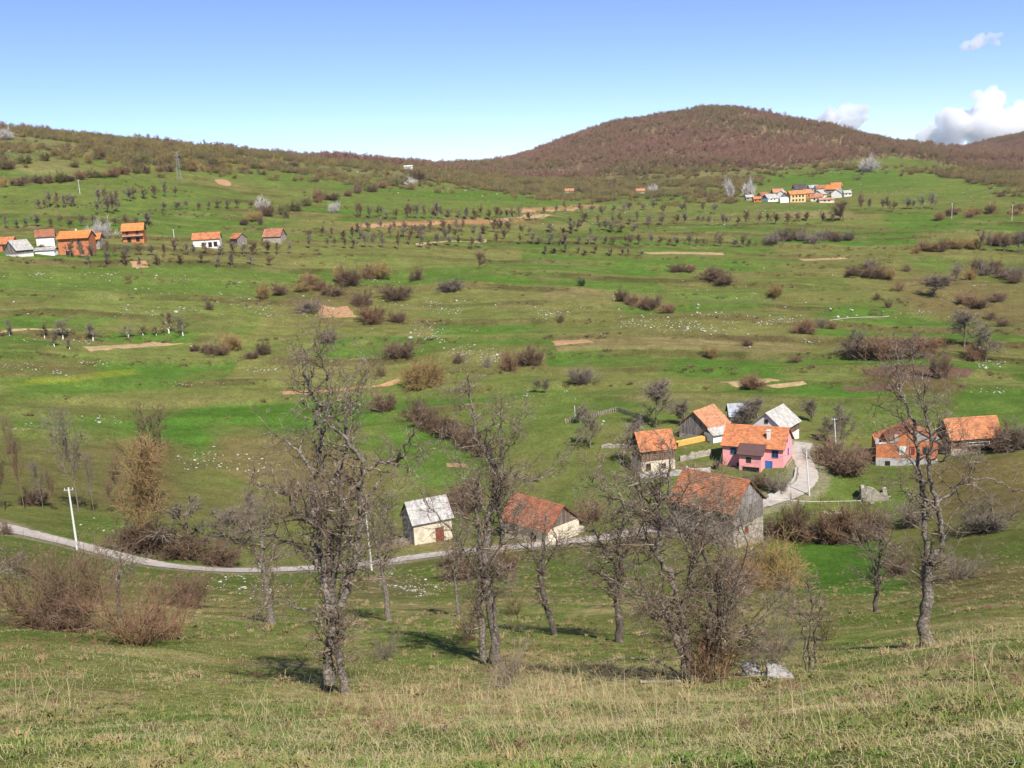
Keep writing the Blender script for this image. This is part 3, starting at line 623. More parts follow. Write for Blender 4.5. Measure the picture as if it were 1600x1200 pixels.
# ------------------------------------------------------------------ shrubs and far trees: prototypes of height 1
def bush_mesh(seed, stems=26, spread=55, l2=7, l3=4, wid=1.0, dome=False, r0=.016, tw=.006, up=.06):
    r = np.random.default_rng(seed); tb = Twigs()
    a = r.uniform(0, 6.28, stems); th = np.radians(spread) * np.sqrt(r.uniform(0, 1, stems))
    d = np.stack([np.sin(th) * np.cos(a), np.sin(th) * np.sin(a), np.cos(th)], 1)
    st = np.stack([.12 * np.cos(a) * r.uniform(0, 1, stems), .12 * np.sin(a) * r.uniform(0, 1, stems), np.full(stems, -.04)], 1)
    ln = r.uniform(.72 if dome else .45, 1.05, stems)
    if not dome: ln = ln * (.62 + .6 * vnoise(a * .9 + seed * 1.7, th * 2.2, seed))
    P, R = grow(r, st, d, ln, np.full(stems, r0), np.full(stems, tw), 6, .14, up); P[..., :2] *= wid; tb.tubes(P, R, 3)
    s2, d2, pl, rr, t = spawn(r, P, R, l2, .15, 1, (20, 60)); P2, R2 = grow(r, s2, d2, pl * r.uniform(.2, .45, len(s2)), np.minimum(rr, tw * 1.4), np.full(len(s2), tw * .8), 4, .2, up); tb.tubes(P2, R2, 3)
    s3, d3, pl, rr, t = spawn(r, P2, R2, l3, .2, 1, (20, 65)); P3, R3 = grow(r, s3, d3, pl * r.uniform(.4, .8, len(s3)), np.full(len(s3), tw * .9), np.full(len(s3), tw * .6), 2, .2, up); tb.tubes(P3, R3, 3)
    me = tb.mesh('bush', False); me.materials.append(M['twig_tint']); return me
def far_tree_mesh(seed, spread=38, trunk=.3, nl=9, l2=9, l3=5, white=0.0, r0=.028, tw=.0075, wid=1.0):
    r = np.random.default_rng(seed); tb = Twigs()
    P, R = grow(r, np.array([[0, 0, -.05]]), np.array([[r.normal() * .08, r.normal() * .08, 1]]), np.array([.8]), np.array([r0]), np.array([r0 * .35]), 7, .07, .1)
    tb.tubes(P, R, 5)
    st, d, pl, rr, t = spawn(r, P, R, nl, trunk, .98, (30, spread + 30)); P1, R1 = grow(r, st, d, r.uniform(.25, .5, len(st)) * (1.1 - .4 * t), rr * .6, np.full(len(st), tw), 5, .16, .08); tb.tubes(P1, R1, 3)
    s2, d2, pl, rr, t = spawn(r, P1, R1, l2, .2, 1, (25, 70)); P2, R2 = grow(r, s2, d2, pl * r.uniform(.25, .55, len(s2)), np.minimum(rr, tw * 1.3), np.full(len(s2), tw * .8), 3, .2, .05); tb.tubes(P2, R2, 3)
    s3, d3, pl, rr, t = spawn(r, P2, R2, l3, .2, 1, (25, 70)); P3, R3 = grow(r, s3, d3, pl * r.uniform(.4, .8, len(s3)), np.full(len(s3), tw * .8), np.full(len(s3), tw * .5), 2, .2, .03); tb.tubes(P3, R3, 3)
    V = np.vstack(tb.v); Q = np.vstack(tb.q); V[:, :2] *= wid
    mi = None
    if white:
        zc = V[Q][:, :, 2].mean(1); mi = ((zc < white) & (np.hypot(V[Q][:, :, 0].mean(1), V[Q][:, :, 1].mean(1)) < .12)).astype(int)
    me = np_mesh('tree', V, Q, mat_idx=mi); me.materials.append(M['twig_tint'])
    if white: me.materials.append(M['white_paint'])
    return me
def leafy(me, seed, n, size):
    """young leaves on the twigs"""
    r = np.random.default_rng(seed); co = np.zeros(len(me.vertices) * 3, np.float32); me.vertices.foreach_get('co', co); co = co.reshape(-1, 3); co = co[co[:, 2] > .25]
    p = co[r.integers(0, len(co), n)]; a = unit(r.normal(size=(n, 3))) * size; b = unit(r.normal(size=(n, 3))) * size * .6
    V = np.stack([p, p + a * .5 + b * .5, p + a, p + a * .5 - b * .5], 1).reshape(-1, 3); k = np.arange(n) * 4
    old_v = np.zeros(len(me.vertices) * 3, np.float32); me.vertices.foreach_get('co', old_v); old_v = old_v.reshape(-1, 3); lv = np.zeros(len(me.loops), np.int32); me.loops.foreach_get('vertex_index', lv)
    q0 = lv.reshape(-1, 4); Q = np.vstack([q0, np.stack([k, k + 1, k + 2, k + 3], 1) + len(old_v)])
    m2 = np_mesh('bush', np.vstack([old_v, V]), Q, mat_idx=np.r_[np.zeros(len(q0)), np.ones(n)]); m2.materials.append(M['twig_tint']); m2.materials.append(M['bud_leaf']); return m2
DENSE = [bush_mesh(400 + k, 46, 62, 9, 7, wid=w_, tw=.0062, r0=.016) for k, w_ in enumerate((1.0, 1.25, .85, 1.1, 1.0))]
LOOSE = [bush_mesh(420 + k, 30, 50, 8, 5, wid=w_, tw=.005) for k, w_ in enumerate((.9, 1.1, .75))]
DOME = [bush_mesh(430 + k, 80, 82, 12, 7, wid=1.0, tw=.0062, up=.03, dome=True) for k in range(2)]
BARE = [far_tree_mesh(440 + k, wid=w_, trunk=.2, spread=18, tw=.0046, nl=16, l2=10, l3=7, r0=.02) for k, w_ in enumerate((.9, 1.1, .8, 1.0))]
WHITE = [far_tree_mesh(450 + k, white=.26, r0=.035, wid=1.2) for k in range(2)]
TALL = [far_tree_mesh(460 + k, spread=34, trunk=.3, nl=15, l2=8, l3=5, wid=.8, tw=.0028, r0=.015) for k in range(3)]
BUDDY = [far_tree_mesh(465, spread=16, trunk=.16, nl=26, l2=13, l3=7, wid=.9, tw=.0024, r0=.016)]
FINE = [bush_mesh(470 + k, 60, 55, 11, 7, wid=w_, tw=.0030, r0=.009) for k, w_ in enumerate((1.0, 1.1))]
WHIP = [bush_mesh(480 + k, 26, 38, 8, 5, wid=w_, tw=.0027, r0=.0075, up=.10) for k, w_ in enumerate((.9, 1.1))]
LEAFY = [leafy(bush_mesh(490 + k, 16, 40, 7, 4, tw=.003, r0=.008), 491 + k, 2600, .03) for k in range(2)]
ORCH = [far_tree_mesh(445 + k, wid=w_, tw=.0085, trunk=.18, spread=14, nl=12, l2=8, l3=5, r0=.024) for k, w_ in enumerate((1.0, 1.25, 1.1, .9))]
OCH, BRN, GRY, GRN, RED, PAL, DRKG = (.36, .25, .105), (.205, .135, .09), (.235, .19, .148), (.22, .20, .085), (.275, .165, .10), (.62, .56, .52), (.06, .08, .04)
CN = {OCH: 'ochre', BRN: 'dark brown', GRY: 'greyish', GRN: 'green tinged', RED: 'reddish brown', PAL: 'white blossoming', DRKG: 'dark green'}
rnd = random.Random(5)
EXT = {}
def plant(kind, x, y, wpx, hpx, colr_, label, cat='bush', group=None, name=None, zoff=0):
    p = hit(x, y)
    if p is None: return None
    d = float(np.linalg.norm(p - C0)); h = hpx * d / FPX
    if d < 110: kind = {id(DENSE): FINE, id(LOOSE): WHIP}.get(id(kind), kind)
    me = rnd.choice(kind)
    if me.name not in EXT:
        co = np.zeros(len(me.vertices) * 3, np.float32); me.vertices.foreach_get('co', co); co = co.reshape(-1, 3); EXT[me.name] = (np.percentile(np.abs(co[:, :2]), 97) * 2, np.percentile(co[:, 2], 99.3))
    ew, eh = EXT[me.name]
    o = link(name or ('bush' if cat == 'bush' else 'fruit_tree'), me, None); o.location = (p[0], p[1], p[2] - .03 * h + zoff)
    sx = wpx * d / FPX / ew; h = h / eh
    o.scale = (sx, sx, h); o.rotation_euler = (0, 0, rnd.uniform(0, 6.28)); j = rnd.uniform(.88, 1.12)
    o.color = (colr_[0] * j, colr_[1] * j, colr_[2] * j, 1)
    tag(o, label, cat, group); return o
B = plant
# single bushes of the pastures: x, base y, width, height, colour, where
SINGLE = [
 (DENSE, 412, 467, 24, 24, OCH, 'at the left end of the brown hollow'), (DENSE, 436, 461, 26, 18, BRN, 'right of the hollow\'s left ochre bush'),
 (DOME, 660, 603, 64, 38, OCH, 'standing alone as a big smooth dome between the two tall trees'), (DENSE, 366, 546, 34, 29, OCH, 'rounded, right of the pale ploughed strip'), (DENSE, 410, 554, 22, 20, BRN, 'right of the rounded ochre bush by the ploughed strip'), (DENSE, 394, 560, 20, 13, BRN, 'just below the rounded ochre bush by the ploughed strip'),
 (LOOSE, 650, 438, 30, 24, BRN, 'upper right of the brown hollow'), (DENSE, 563, 478, 34, 26, BRN, 'above the right corner of the orange ploughed patch'), (DENSE, 481, 488, 36, 20, GRY, 'at the left edge of the orange ploughed patch'), (DENSE, 582, 502, 40, 30, RED, 'at the right edge of the orange ploughed patch'), (DENSE, 622, 503, 24, 18, BRN, 'right of the reddish bush at the ploughed patch'), (DENSE, 620, 466, 48, 24, BRN, 'wide, right of the brown hollow'), (DENSE, 704, 455, 36, 20, GRY, 'lying low in the upper middle pasture'), (LOOSE, 328, 484, 16, 20, BRN, 'alone in the pasture above the white stones'),
 (DENSE, 513, 534, 30, 20, GRY, 'behind the top of the big gnarled tree'), (DENSE, 625, 558, 48, 28, BRN, 'broad and dark above the big ochre dome bush'), (LOOSE, 595, 588, 20, 18, BRN, 'left of the big ochre dome bush'), (DENSE, 600, 642, 40, 34, BRN, 'below left of the big ochre dome bush'), (LOOSE, 715, 568, 24, 18, BRN, 'among white stones right of the dome bush'), (LOOSE, 763, 574, 18, 20, GRY, 'second right of the dome bush among stones'), (DENSE, 796, 577, 30, 30, RED, 'left half of the pair behind the centre tree top'), (DENSE, 824, 570, 46, 34, BRN, 'right half of the pair behind the centre tree top'), (DENSE, 908, 598, 40, 26, GRY, 'alone in the pale pasture right of centre'),
 (DENSE, 1060, 425, 24, 14, BRN, 'left one of the pair left of the long low bush'), (DENSE, 1077, 424, 20, 12, RED, 'right one of the pair left of the long low bush'), (DENSE, 1112, 438, 36, 24, BRN, 'tall end of the long low bush in the upper pasture'), (DENSE, 1133, 443, 32, 16, BRN, 'low end of the long low bush in the upper pasture'), (DENSE, 1210, 462, 24, 18, OCH, 'round, alone in the upper right pasture'), (DENSE, 1260, 521, 32, 22, RED, 'round, alone in the right pasture'), (LOOSE, 1283, 513, 20, 18, GRY, 'right of the round reddish bush'), (LOOSE, 1300, 514, 16, 16, RED, 'second right of the round reddish bush'), (DENSE, 1110, 558, 22, 18, OCH, 'small and round above the green strip'), (LOOSE, 1168, 540, 20, 14, BRN, 'low above the green strip'), (LOOSE, 1243, 566, 22, 12, BRN, 'very low in the right pasture'), (DENSE, 1178, 606, 36, 22, RED, 'between the two pale ploughed strips'), (DENSE, 909, 447, 11, 14, DRKG, 'tiny and dense in the upper middle pasture'), (LOOSE, 877, 503, 14, 14, BRN, 'tiny among the middle pasture stones'),
 (DENSE, 1445, 551, 44, 24, RED, 'round, behind the slender forked tree'), (DENSE, 1467, 590, 30, 40, BRN, 'upright beside the dark burnt plot'), (DENSE, 1465, 540, 20, 14, OCH, 'small, above the dark burnt plot'), (DENSE, 1525, 562, 28, 28, RED, 'by the bare trees right of the burnt plot'), (DENSE, 1375, 557, 60, 36, RED, 'largest of the thicket behind the forked tree top'), (DENSE, 1345, 558, 44, 26, BRN, 'left end of the thicket behind the forked tree top'), (DENSE, 1412, 556, 50, 30, BRN, 'right end of the thicket behind the forked tree top'),
 (DENSE, 1330, 430, 26, 14, BRN, 'left of the cluster in the upper right pasture'), (DENSE, 1360, 421, 18, 16, GRY, 'topmost of the cluster in the upper right pasture'), (DENSE, 1354, 432, 18, 12, BRN, 'lowest of the cluster in the upper right pasture'), (DENSE, 1372, 434, 26, 20, BRN, 'centre of the cluster in the upper right pasture'), (DENSE, 1390, 434, 24, 16, OCH, 'right of the cluster in the upper right pasture'), (LOOSE, 1405, 454, 18, 16, RED, 'below the cluster in the upper right pasture'), (LOOSE, 1418, 424, 16, 12, BRN, 'right of the cluster, alone'), (LOOSE, 1370, 468, 12, 12, BRN, 'small, above the far bright strip'), (LOOSE, 1388, 481, 12, 16, BRN, 'small, right of the far bright strip'), (DENSE, 1470, 445, 34, 16, BRN, 'low, left of the stony slope'), (DENSE, 1508, 474, 26, 16, RED, 'left one on the stony slope'), (DENSE, 1530, 480, 22, 14, BRN, 'middle one on the stony slope'), (DENSE, 1557, 471, 22, 14, BRN, 'right one on the stony slope'), (LOOSE, 1550, 498, 16, 12, BRN, 'below the stony slope'), (DENSE, 1567, 510, 20, 12, BRN, 'low at the right edge below the stony slope'), (DENSE, 1515, 437, 22, 18, OCH, 'on top of the stony slope'),
 (DENSE, 1200, 922, 96, 78, OCH, 'big and feathery right of the large grey barn'), (DENSE, 1150, 930, 60, 60, RED, 'twiggy, left of the big feathery ochre bush'),
 (DENSE, 1320, 740, 70, 50, BRN, 'dark, between the lane bend and the brick house'), (DENSE, 1300, 722, 40, 40, BRN, 'behind the white pole by the lane bend'), (DENSE, 1345, 722, 40, 26, RED, 'against the left wall of the brick house'),
 (DENSE, 1570, 705, 46, 40, BRN, 'covering the right end of the plain barn'), (DENSE, 1600, 700, 46, 40, GRY, 'at the right edge beside the plain barn'), (DENSE, 1168, 765, 30, 28, GRY, 'left one in the garden below the pink house'), (DENSE, 1185, 762, 34, 26, BRN, 'middle one in the garden below the pink house'), (LOOSE, 1216, 770, 34, 38, GRY, 'right one in the garden below the pink house'), (DENSE, 1118, 733, 10, 18, DRKG, 'clipped, at the left corner of the pink house'),
 (DENSE, 720, 905, 66, 52, BRN, 'dark twiggy, below the lane left of the centre tree'), (DENSE, 790, 895, 50, 40, RED, 'below the lane behind the centre tree'), (DENSE, 730, 800, 60, 55, BRN, 'between the two lane side barns'), (LOOSE, 920, 815, 50, 40, RED, 'behind the right end of the red roofed lane house'),
 (DENSE, 100, 985, 130, 118, BRN, 'largest and darkest at lower left'), (LOOSE, 60, 978, 90, 80, OCH, 'ochre tinted, left of the darkest one at lower left'), (LOOSE, 215, 1008, 130, 125, RED, 'tall reddish and twiggy at lower left'), (LOOSE, 265, 1000, 70, 90, RED, 'thin, right of the tall reddish one at lower left'), (DENSE, 290, 948, 80, 50, BRN, 'low and round, behind the lower left bushes'), (DENSE, 225, 862, 70, 60, BRN, 'dark, under the yellow tree beyond the lane'), (DENSE, 285, 872, 70, 44, BRN, 'beside the white trunked tree beyond the lane'), (DENSE, 340, 882, 60, 40, BRN, 'right of the white trunked tree beyond the lane'), (LOOSE, 1500, 905, 70, 60, GRY, 'grey twigs behind the forked tree trunk'), (LOOSE, 1400, 900, 46, 50, BRN, 'thin, at the right end of the green meadow'), (LOOSE, 1540, 830, 80, 50, GRY, 'thin, on the brown bank at the right edge'), (LOOSE, 1430, 820, 60, 50, GRY, 'thin, left of the forked tree on the bank'), (LOOSE, 10, 835, 26, 22, BRN, 'at the left end of the lane'), (LOOSE, 600, 1030, 50, 50, GRY, 'low twiggy, right of the big gnarled trunk'), (LOOSE, 735, 1000, 40, 70, BRN, 'at the foot of the dark dead stem'), (LOOSE, 790, 1075, 60, 90, GRY, 'thin whippy shoots at the centre trunk foot'), (LOOSE, 1120, 1065, 120, 130, RED, 'fine reddish shoots around the sprawling tree base'), (LOOSE, 1195, 1045, 90, 110, GRY, 'fine grey shoots behind the two boulders'), (DENSE, 55, 788, 40, 26, BRN, 'below the thin trees at far left')]
for x, y, wp, hp, wh in [(1085, 960, 60, 110, 'behind the sprawling tree'), (1032, 965, 50, 80, 'left of the sprawling tree'), (806, 960, 40, 60, 'right of the centre tree'), (1290, 1000, 46, 60, 'right of the slim saplings')]:
    B(LEAFY, x, y, wp, hp, BRN, f'shrub with fresh green leaves {wh}', name='leafy_shrub')
for kind, x, y, wp, hp, c, wh in SINGLE:
    nice = 'dense' if kind is not LOOSE else 'loose bare'
    B(kind, x, y, wp, hp, c, f'{nice} {CN[c]} bush {wh}', name='dome_bush' if kind is DOME else 'bush')
ORD = 'first second third fourth fifth sixth seventh eighth ninth tenth eleventh twelfth thirteenth fourteenth fifteenth sixteenth seventeenth eighteenth nineteenth twentieth'.split()
ORD += ['twenty-' + w_ for w_ in ORD[:9]] + ['thirtieth']
def many(kind, pts, c, label, group, cat='bush', name=None, jit=3):
    pts = sorted([(x + rnd.uniform(-jit, jit), y, wp, hp) for x, y, wp, hp in pts]); n = len(pts)
    for k, (x, y, wp, hp) in enumerate(pts):
        B(kind, x, y + rnd.uniform(-jit, jit) * .5, wp * rnd.uniform(.65, 1.2) * (.72 if kind is ORCH else 1), hp * rnd.uniform(.75, 1.45), c if not isinstance(c, list) else rnd.choice(c), label + (', leftmost' if k == 0 else ', rightmost' if k == n - 1 else f', {ORD[k]} from left'), cat, group, name)
many(DENSE, [(470, 455, 28, 16), (488, 452, 30, 20), (505, 455, 24, 16), (520, 461, 34, 18), (530, 440, 26, 18), (548, 444, 30, 26), (575, 436, 26, 18), (592, 433, 34, 22), (480, 440, 26, 12)], [BRN, BRN, RED, OCH], 'dense bush filling the brown hollow', 'bushes in the brown hollow')
many(DENSE, [(652, 660, 34, 40), (668, 668, 34, 34), (684, 676, 34, 34), (702, 684, 36, 32), (722, 692, 36, 34), (740, 702, 36, 34), (755, 712, 30, 26)], BRN, 'bush in the diagonal hedge left of the centre tree', 'bushes of the diagonal hedge')
many(DENSE, [(974, 470, 26, 22), (988, 475, 28, 20), (1004, 480, 28, 18), (1020, 483, 28, 16), (1036, 488, 28, 16), (1046, 489, 18, 12)], [BRN, RED], 'bush in the slanting dark hedge of the middle pasture', 'bushes of the slanting hedge')
many(DENSE, [(305, 549, 24, 14), (325, 551, 26, 14), (345, 552, 26, 12)], BRN, 'low brown bush left of the rounded ochre bush', 'low bushes by the ploughed strip')
many(DENSE, [(1215, 838, 50, 40), (1245, 842, 50, 44), (1275, 846, 50, 42), (1305, 848, 56, 48), (1335, 846, 56, 48), (1365, 842, 50, 40)], [BRN, RED], 'bush in the thick hedge above the bright green meadow', 'bushes of the hedge above the green meadow')
many(DENSE, [(380, 352, 18, 14), (400, 345, 22, 18), (420, 338, 22, 18), (440, 332, 22, 16), (460, 328, 22, 18), (480, 322, 22, 18), (500, 318, 20, 16), (520, 312, 22, 16), (540, 307, 20, 14), (560, 303, 20, 14), (580, 299, 20, 14), (600, 295, 20, 14), (620, 291, 20, 14), (640, 287, 20, 14), (655, 282, 20, 16), (410, 352, 14, 12), (450, 341, 16, 14)], [BRN, RED, OCH, GRN], 'bush in the hedge slanting up the left hill', 'bushes of the hillside hedge')
many(DENSE, [(8 + 17 * k, 291 - 1.6 * k, 18, 11) for k in range(14)] + [(250 + 16 * k, 268 - .5 * k, 16, 9) for k in range(14)], [BRN, RED, OCH, GRN], 'bush in the hedge line across the upper left hill', 'bushes of the upper hedge line')
many(DENSE, [(12 + 24 * k + 5 * (k % 3), 262 - 6 * (k % 4), 18, 11) for k in range(20)], [BRN, GRN, OCH, GRN], 'scattered bush on the pasture under the left ridge', 'bushes under the left ridge')
many(BARE, [(1185, 665, 44, 40), (1070, 665, 36, 34), (1160, 668, 30, 36), (1295, 690, 30, 40), (1320, 700, 40, 50), (1270, 660, 24, 30)], GRY, 'bare tree among the farm roofs', 'bare trees around the farm', 'tree', 'bare_tree')
many(BARE, [(1332, 560, 40, 44), (1507, 543, 34, 42), (1540, 563, 30, 52), (1462, 464, 34, 30), (1495, 440, 20, 24)], GRY, 'bare tree in the right hand pasture', 'bare trees in the right pasture', 'tree', 'bare_tree')
B(BARE, 748, 419, 26, 26, BRN, 'bare round crowned tree alone in the upper pasture, centre left', 'tree', name='bare_tree')
B(BARE, 1318, 345, 30, 30, BRN, 'bare tree just below the far right hamlet', 'tree', name='bare_tree')
B(BUDDY, 215, 860, 92, 172, (.33, .22, .105), 'large yellow brown budding tree beyond the lane', 'tree', name='budding_tree')
B(WHITE, 297, 872, 70, 92, GRY, 'small white trunked tree beside the lane', 'tree', name='white_trunk_tree')
B(TALL, 122, 800, 52, 165, GRY, 'tall dark trunked bare tree beyond the lane', 'tree', name='bare_tree')
B(TALL, 245, 800, 70, 165, BRN, 'tall brown bushy bare tree right of the yellow tree', 'tree', name='bare_tree')
many(TALL, [(8, 797, 24, 100), (36, 797, 30, 120), (68, 797, 24, 90), (88, 800, 20, 70), (150, 802, 24, 80), (175, 802, 22, 70), (185, 795, 30, 90)], [GRY, BRN], 'thin bare tree in the row beyond the lane at far left', 'thin trees beyond the lane', 'tree', 'bare_tree')
many(BARE, [(400, 830, 50, 60), (370, 850, 50, 50), (350, 845, 40, 40), (905, 640 + 20, 30, 30), (838, 612, 14, 22), (855, 614, 16, 24), (920, 700, 40, 50), (1000, 720, 40, 60), (1030, 670, 44, 62)], GRY, 'bare young tree in the grass above the lane', 'bare young trees above the lane', 'tree', 'bare_tree')
many(WHITE, [(15, 525, 20, 20), (88, 543, 18, 22), (100, 530, 24, 28), (142, 532, 18, 22), (68, 528, 16, 20), (202, 528, 22, 24), (222, 524, 16, 18), (243, 524, 18, 20), (265, 520, 24, 24), (285, 524, 20, 24), (110, 545, 14, 14)], [GRY, BRN], 'fruit tree with whitewashed trunk in the left pasture row', 'whitewashed fruit trees', 'tree', 'fruit_tree')
def band(kind, x0, y0, x1, y1, n, w_, h_, c, label, group, spread=4):
    many(kind, [(x0 + (x1 - x0) * (k + .5) / n, y0 + (y1 - y0) * (k + .5) / n, w_, h_) for k in range(n)], c, label, group, 'tree', 'fruit_tree', jit=spread)
OC = [GRY, BRN, GRY, BRN]
band(ORCH, 55, 326, 122, 322, 7, 15, 18, OC, 'small orchard tree high above the left hamlet', 'upper orchard of the left hamlet')
band(ORCH, 145, 318, 280, 308, 9, 14, 18, OC, 'small orchard tree below the lattice mast', 'orchard below the mast')
band(ORCH, 150, 335, 190, 332, 4, 18, 26, OC, 'taller orchard tree above the balcony house', 'orchard below the mast')
band(ORCH, 0, 358, 240, 352, 14, 16, 15, OC, 'bare fruit tree in the row just above the left hamlet', 'fruit tree row above the left hamlet')
band(ORCH, 250, 330, 400, 325, 9, 14, 13, OC, 'bare fruit tree left of the hillside hedge', 'fruit trees left of the hillside hedge')
band(ORCH, 100, 402, 460, 398, 20, 17, 20, OC, 'bare fruit tree just below the left hamlet', 'fruit trees below the left hamlet')
band(ORCH, 120, 418, 440, 415, 11, 15, 18, OC, 'bare fruit tree in the lower row under the left hamlet', 'fruit trees below the left hamlet', 6)
band(ORCH, 550, 340, 830, 342, 26, 15, 17, OC, 'bare fruit tree in the upper row of the long orchard', 'long orchard band', 6)
band(ORCH, 560, 362, 830, 366, 22, 15, 17, OC, 'bare fruit tree in the lower row of the long orchard', 'long orchard band', 6)
band(ORCH, 480, 385, 780, 388, 18, 15, 20, OC, 'bare fruit tree below the long orchard band', 'orchard below the long band', 8)
band(ORCH, 840, 335, 1120, 330, 16, 14, 13, OC, 'bare fruit tree left of the far right hamlet', 'orchard left of the far hamlet', 9)
band(ORCH, 470, 372, 800, 376, 18, 15, 15, OC, 'bare fruit tree in the thin middle row of the long orchard', 'long orchard band', 7)
band(ORCH, 880, 350, 1140, 348, 16, 14, 13, OC, 'bare fruit tree in the upper row right of the path', 'orchard right of the path', 8)
band(ORCH, 840, 398, 1010, 400, 10, 13, 12, OC, 'low bare fruit tree under the long row across the slope', 'long tree row across the slope', 6)
band(ORCH, 860, 365, 1020, 360, 12, 16, 14, OC, 'bare fruit tree in the orchard right of the middle path', 'orchard right of the path', 6)
band(ORCH, 810, 382, 1180, 386, 26, 15, 14, OC, 'bare fruit tree in the long row across the middle slope', 'long tree row across the slope', 5)
band(ORCH, 1130, 350, 1320, 346, 12, 15, 15, OC, 'bare fruit tree below the far right hamlet', 'orchard below the far hamlet', 6)
band(ORCH, 1340, 330, 1470, 325, 10, 17, 18, OC, 'bare fruit tree right of the far right hamlet', 'orchard right of the far hamlet', 7)
band(DENSE, 1190, 378, 1330, 376, 12, 22, 13, [BRN, RED, GRY], 'bush in the thicket below the far right hamlet', 'thicket below the far hamlet', 7)
band(DENSE, 1420, 395, 1600, 380, 14, 20, 13, [BRN, RED, OCH], 'bush in the hedge at the upper right', 'hedge at the upper right', 6)
band(DENSE, 1460, 340, 1600, 330, 9, 18, 11, [BRN, RED, OCH], 'bush on the upper right pasture', 'bushes on the upper right pasture', 10)
band(DENSE, 1520, 420, 1600, 445, 8, 20, 16, [BRN, GRY], 'bush at the right edge above the stony slope', 'bushes above the stony slope', 9)
band(ORCH, 1530, 395, 1600, 392, 5, 20, 22, [BRN, GRY], 'bare tree at the right edge of the upper pasture', 'bare trees at the upper right edge', 6)
for x, y, wp, hp, wh in [(410, 328, 20, 20, 'on the hillside hedge left of centre'), (523, 332, 16, 16, 'above the long orchard band'), (162, 372, 24, 26, 'beside the large orange house'), (1357, 268, 26, 22, 'standing round and alone on the right hill'), (1142, 308, 14, 28, 'left one just left of the far right hamlet'), (1170, 308, 18, 26, 'right one just left of the far right hamlet'), (1020, 303, 16, 14, 'at the foot of the wooded hill'), (8, 218, 22, 16, 'on the left ridge edge'), (640, 290, 18, 12, 'below the white ridge house')]:
    B(DENSE, x, y, wp, hp, PAL, f'white blossoming tree {wh}', 'tree', name='blossoming_tree')

# ------------------------------------------------------------------ woods and scrub on the hills (one mass each)
def wood_mat(name, stops, scale):
    m = mat(name, (.2, .13, .09), var=0, scale=.02); t = m.node_tree; n = t.nodes; L = t.links; b = n['Principled BSDF']
    oi = n.new('ShaderNodeObjectInfo'); cr = n.new('ShaderNodeValToRGB'); e = cr.color_ramp.elements
    e[0].position = 0; e[0].color = (*stops[0], 1); e[1].position = 1; e[1].color = (*stops[-1], 1)
    for k in range(1, len(stops) - 1): q = e.new(k / (len(stops) - 1)); q.color = (*stops[k], 1)
    ge = n.new('ShaderNodeNewGeometry'); q = n.new('ShaderNodeTexNoise'); q.inputs['Scale'].default_value = scale; q.inputs['Detail'].default_value = 3; L.new(ge.outputs['Position'], q.inputs['Vector'])
    ad = n.new('ShaderNodeMath'); ad.operation = 'MULTIPLY_ADD'; L.new(oi.outputs['Random'], ad.inputs[0]); ad.inputs[1].default_value = .45
    mr = n.new('ShaderNodeMapRange'); mr.inputs[1].default_value = .35; mr.inputs[2].default_value = .65; mr.inputs[3].default_value = 0; mr.inputs[4].default_value = .55; L.new(q.outputs['Fac'], mr.inputs[0]); L.new(mr.outputs[0], ad.inputs[2])
    L.new(ad.outputs[0], cr.inputs[0]); L.new(cr.outputs[0], b.inputs['Base Color'])
wood_mat('wood_far', [(.39, .215, .165), (.36, .205, .15), (.31, .195, .13), (.29, .215, .12), (.25, .225, .10)], .006)
wood_mat('scrub_far', [(.27, .17, .105), (.20, .16, .09), (.24, .22, .085), (.34, .25, .10), (.18, .13, .085), (.25, .235, .08)], .03)
def templates(nm, material, n, fn):
    wc = bpy.data.collections.new(nm)
    for k in range(n):
        me = fn(k); me.materials.clear(); me.materials.append(M[material]); wc.objects.link(bpy.data.objects.new(nm, me))
    return wc
WIDS = [1, 1.2, .9, 1.1, .8, 1.3]
wc1 = templates('wood_tree', 'wood_far', 6, lambda k: far_tree_mesh(500 + k, spread=30, trunk=.2, nl=14, l2=6, l3=4, tw=.0085, r0=.022, wid=WIDS[k]))
wc2 = templates('scrub_bush', 'scrub_far', 6, lambda k: bush_mesh(520 + k, 26, 62, 6, 4, wid=WIDS[k], tw=.009, r0=.015))
def gn_instances(obj, collection):
    ng = bpy.data.node_groups.new('scatter', 'GeometryNodeTree'); ng.interface.new_socket('Geometry', in_out='INPUT', socket_type='NodeSocketGeometry'); ng.interface.new_socket('Geometry', in_out='OUTPUT', socket_type='NodeSocketGeometry')
    n = ng.nodes; L = ng.links; gi = n.new('NodeGroupInput'); go = n.new('NodeGroupOutput'); ip = n.new('GeometryNodeInstanceOnPoints'); ci = n.new('GeometryNodeCollectionInfo')
    ci.inputs['Collection'].default_value = collection; ci.inputs['Separate Children'].default_value = True; ci.inputs['Reset Children'].default_value = True
    def at(nm, ty):
        a = n.new('GeometryNodeInputNamedAttribute'); a.data_type = ty; a.inputs['Name'].default_value = nm; return a.outputs['Attribute']
    L.new(gi.outputs[0], ip.inputs['Points']); L.new(ci.outputs[0], ip.inputs['Instance']); ip.inputs['Pick Instance'].default_value = True
    L.new(at('pick', 'INT'), ip.inputs['Instance Index']); L.new(at('rot', 'FLOAT_VECTOR'), ip.inputs['Rotation']); L.new(at('size', 'FLOAT_VECTOR'), ip.inputs['Scale']); L.new(ip.outputs[0], go.inputs[0])
    md = obj.modifiers.new('scatter', 'NODES'); md.node_group = ng
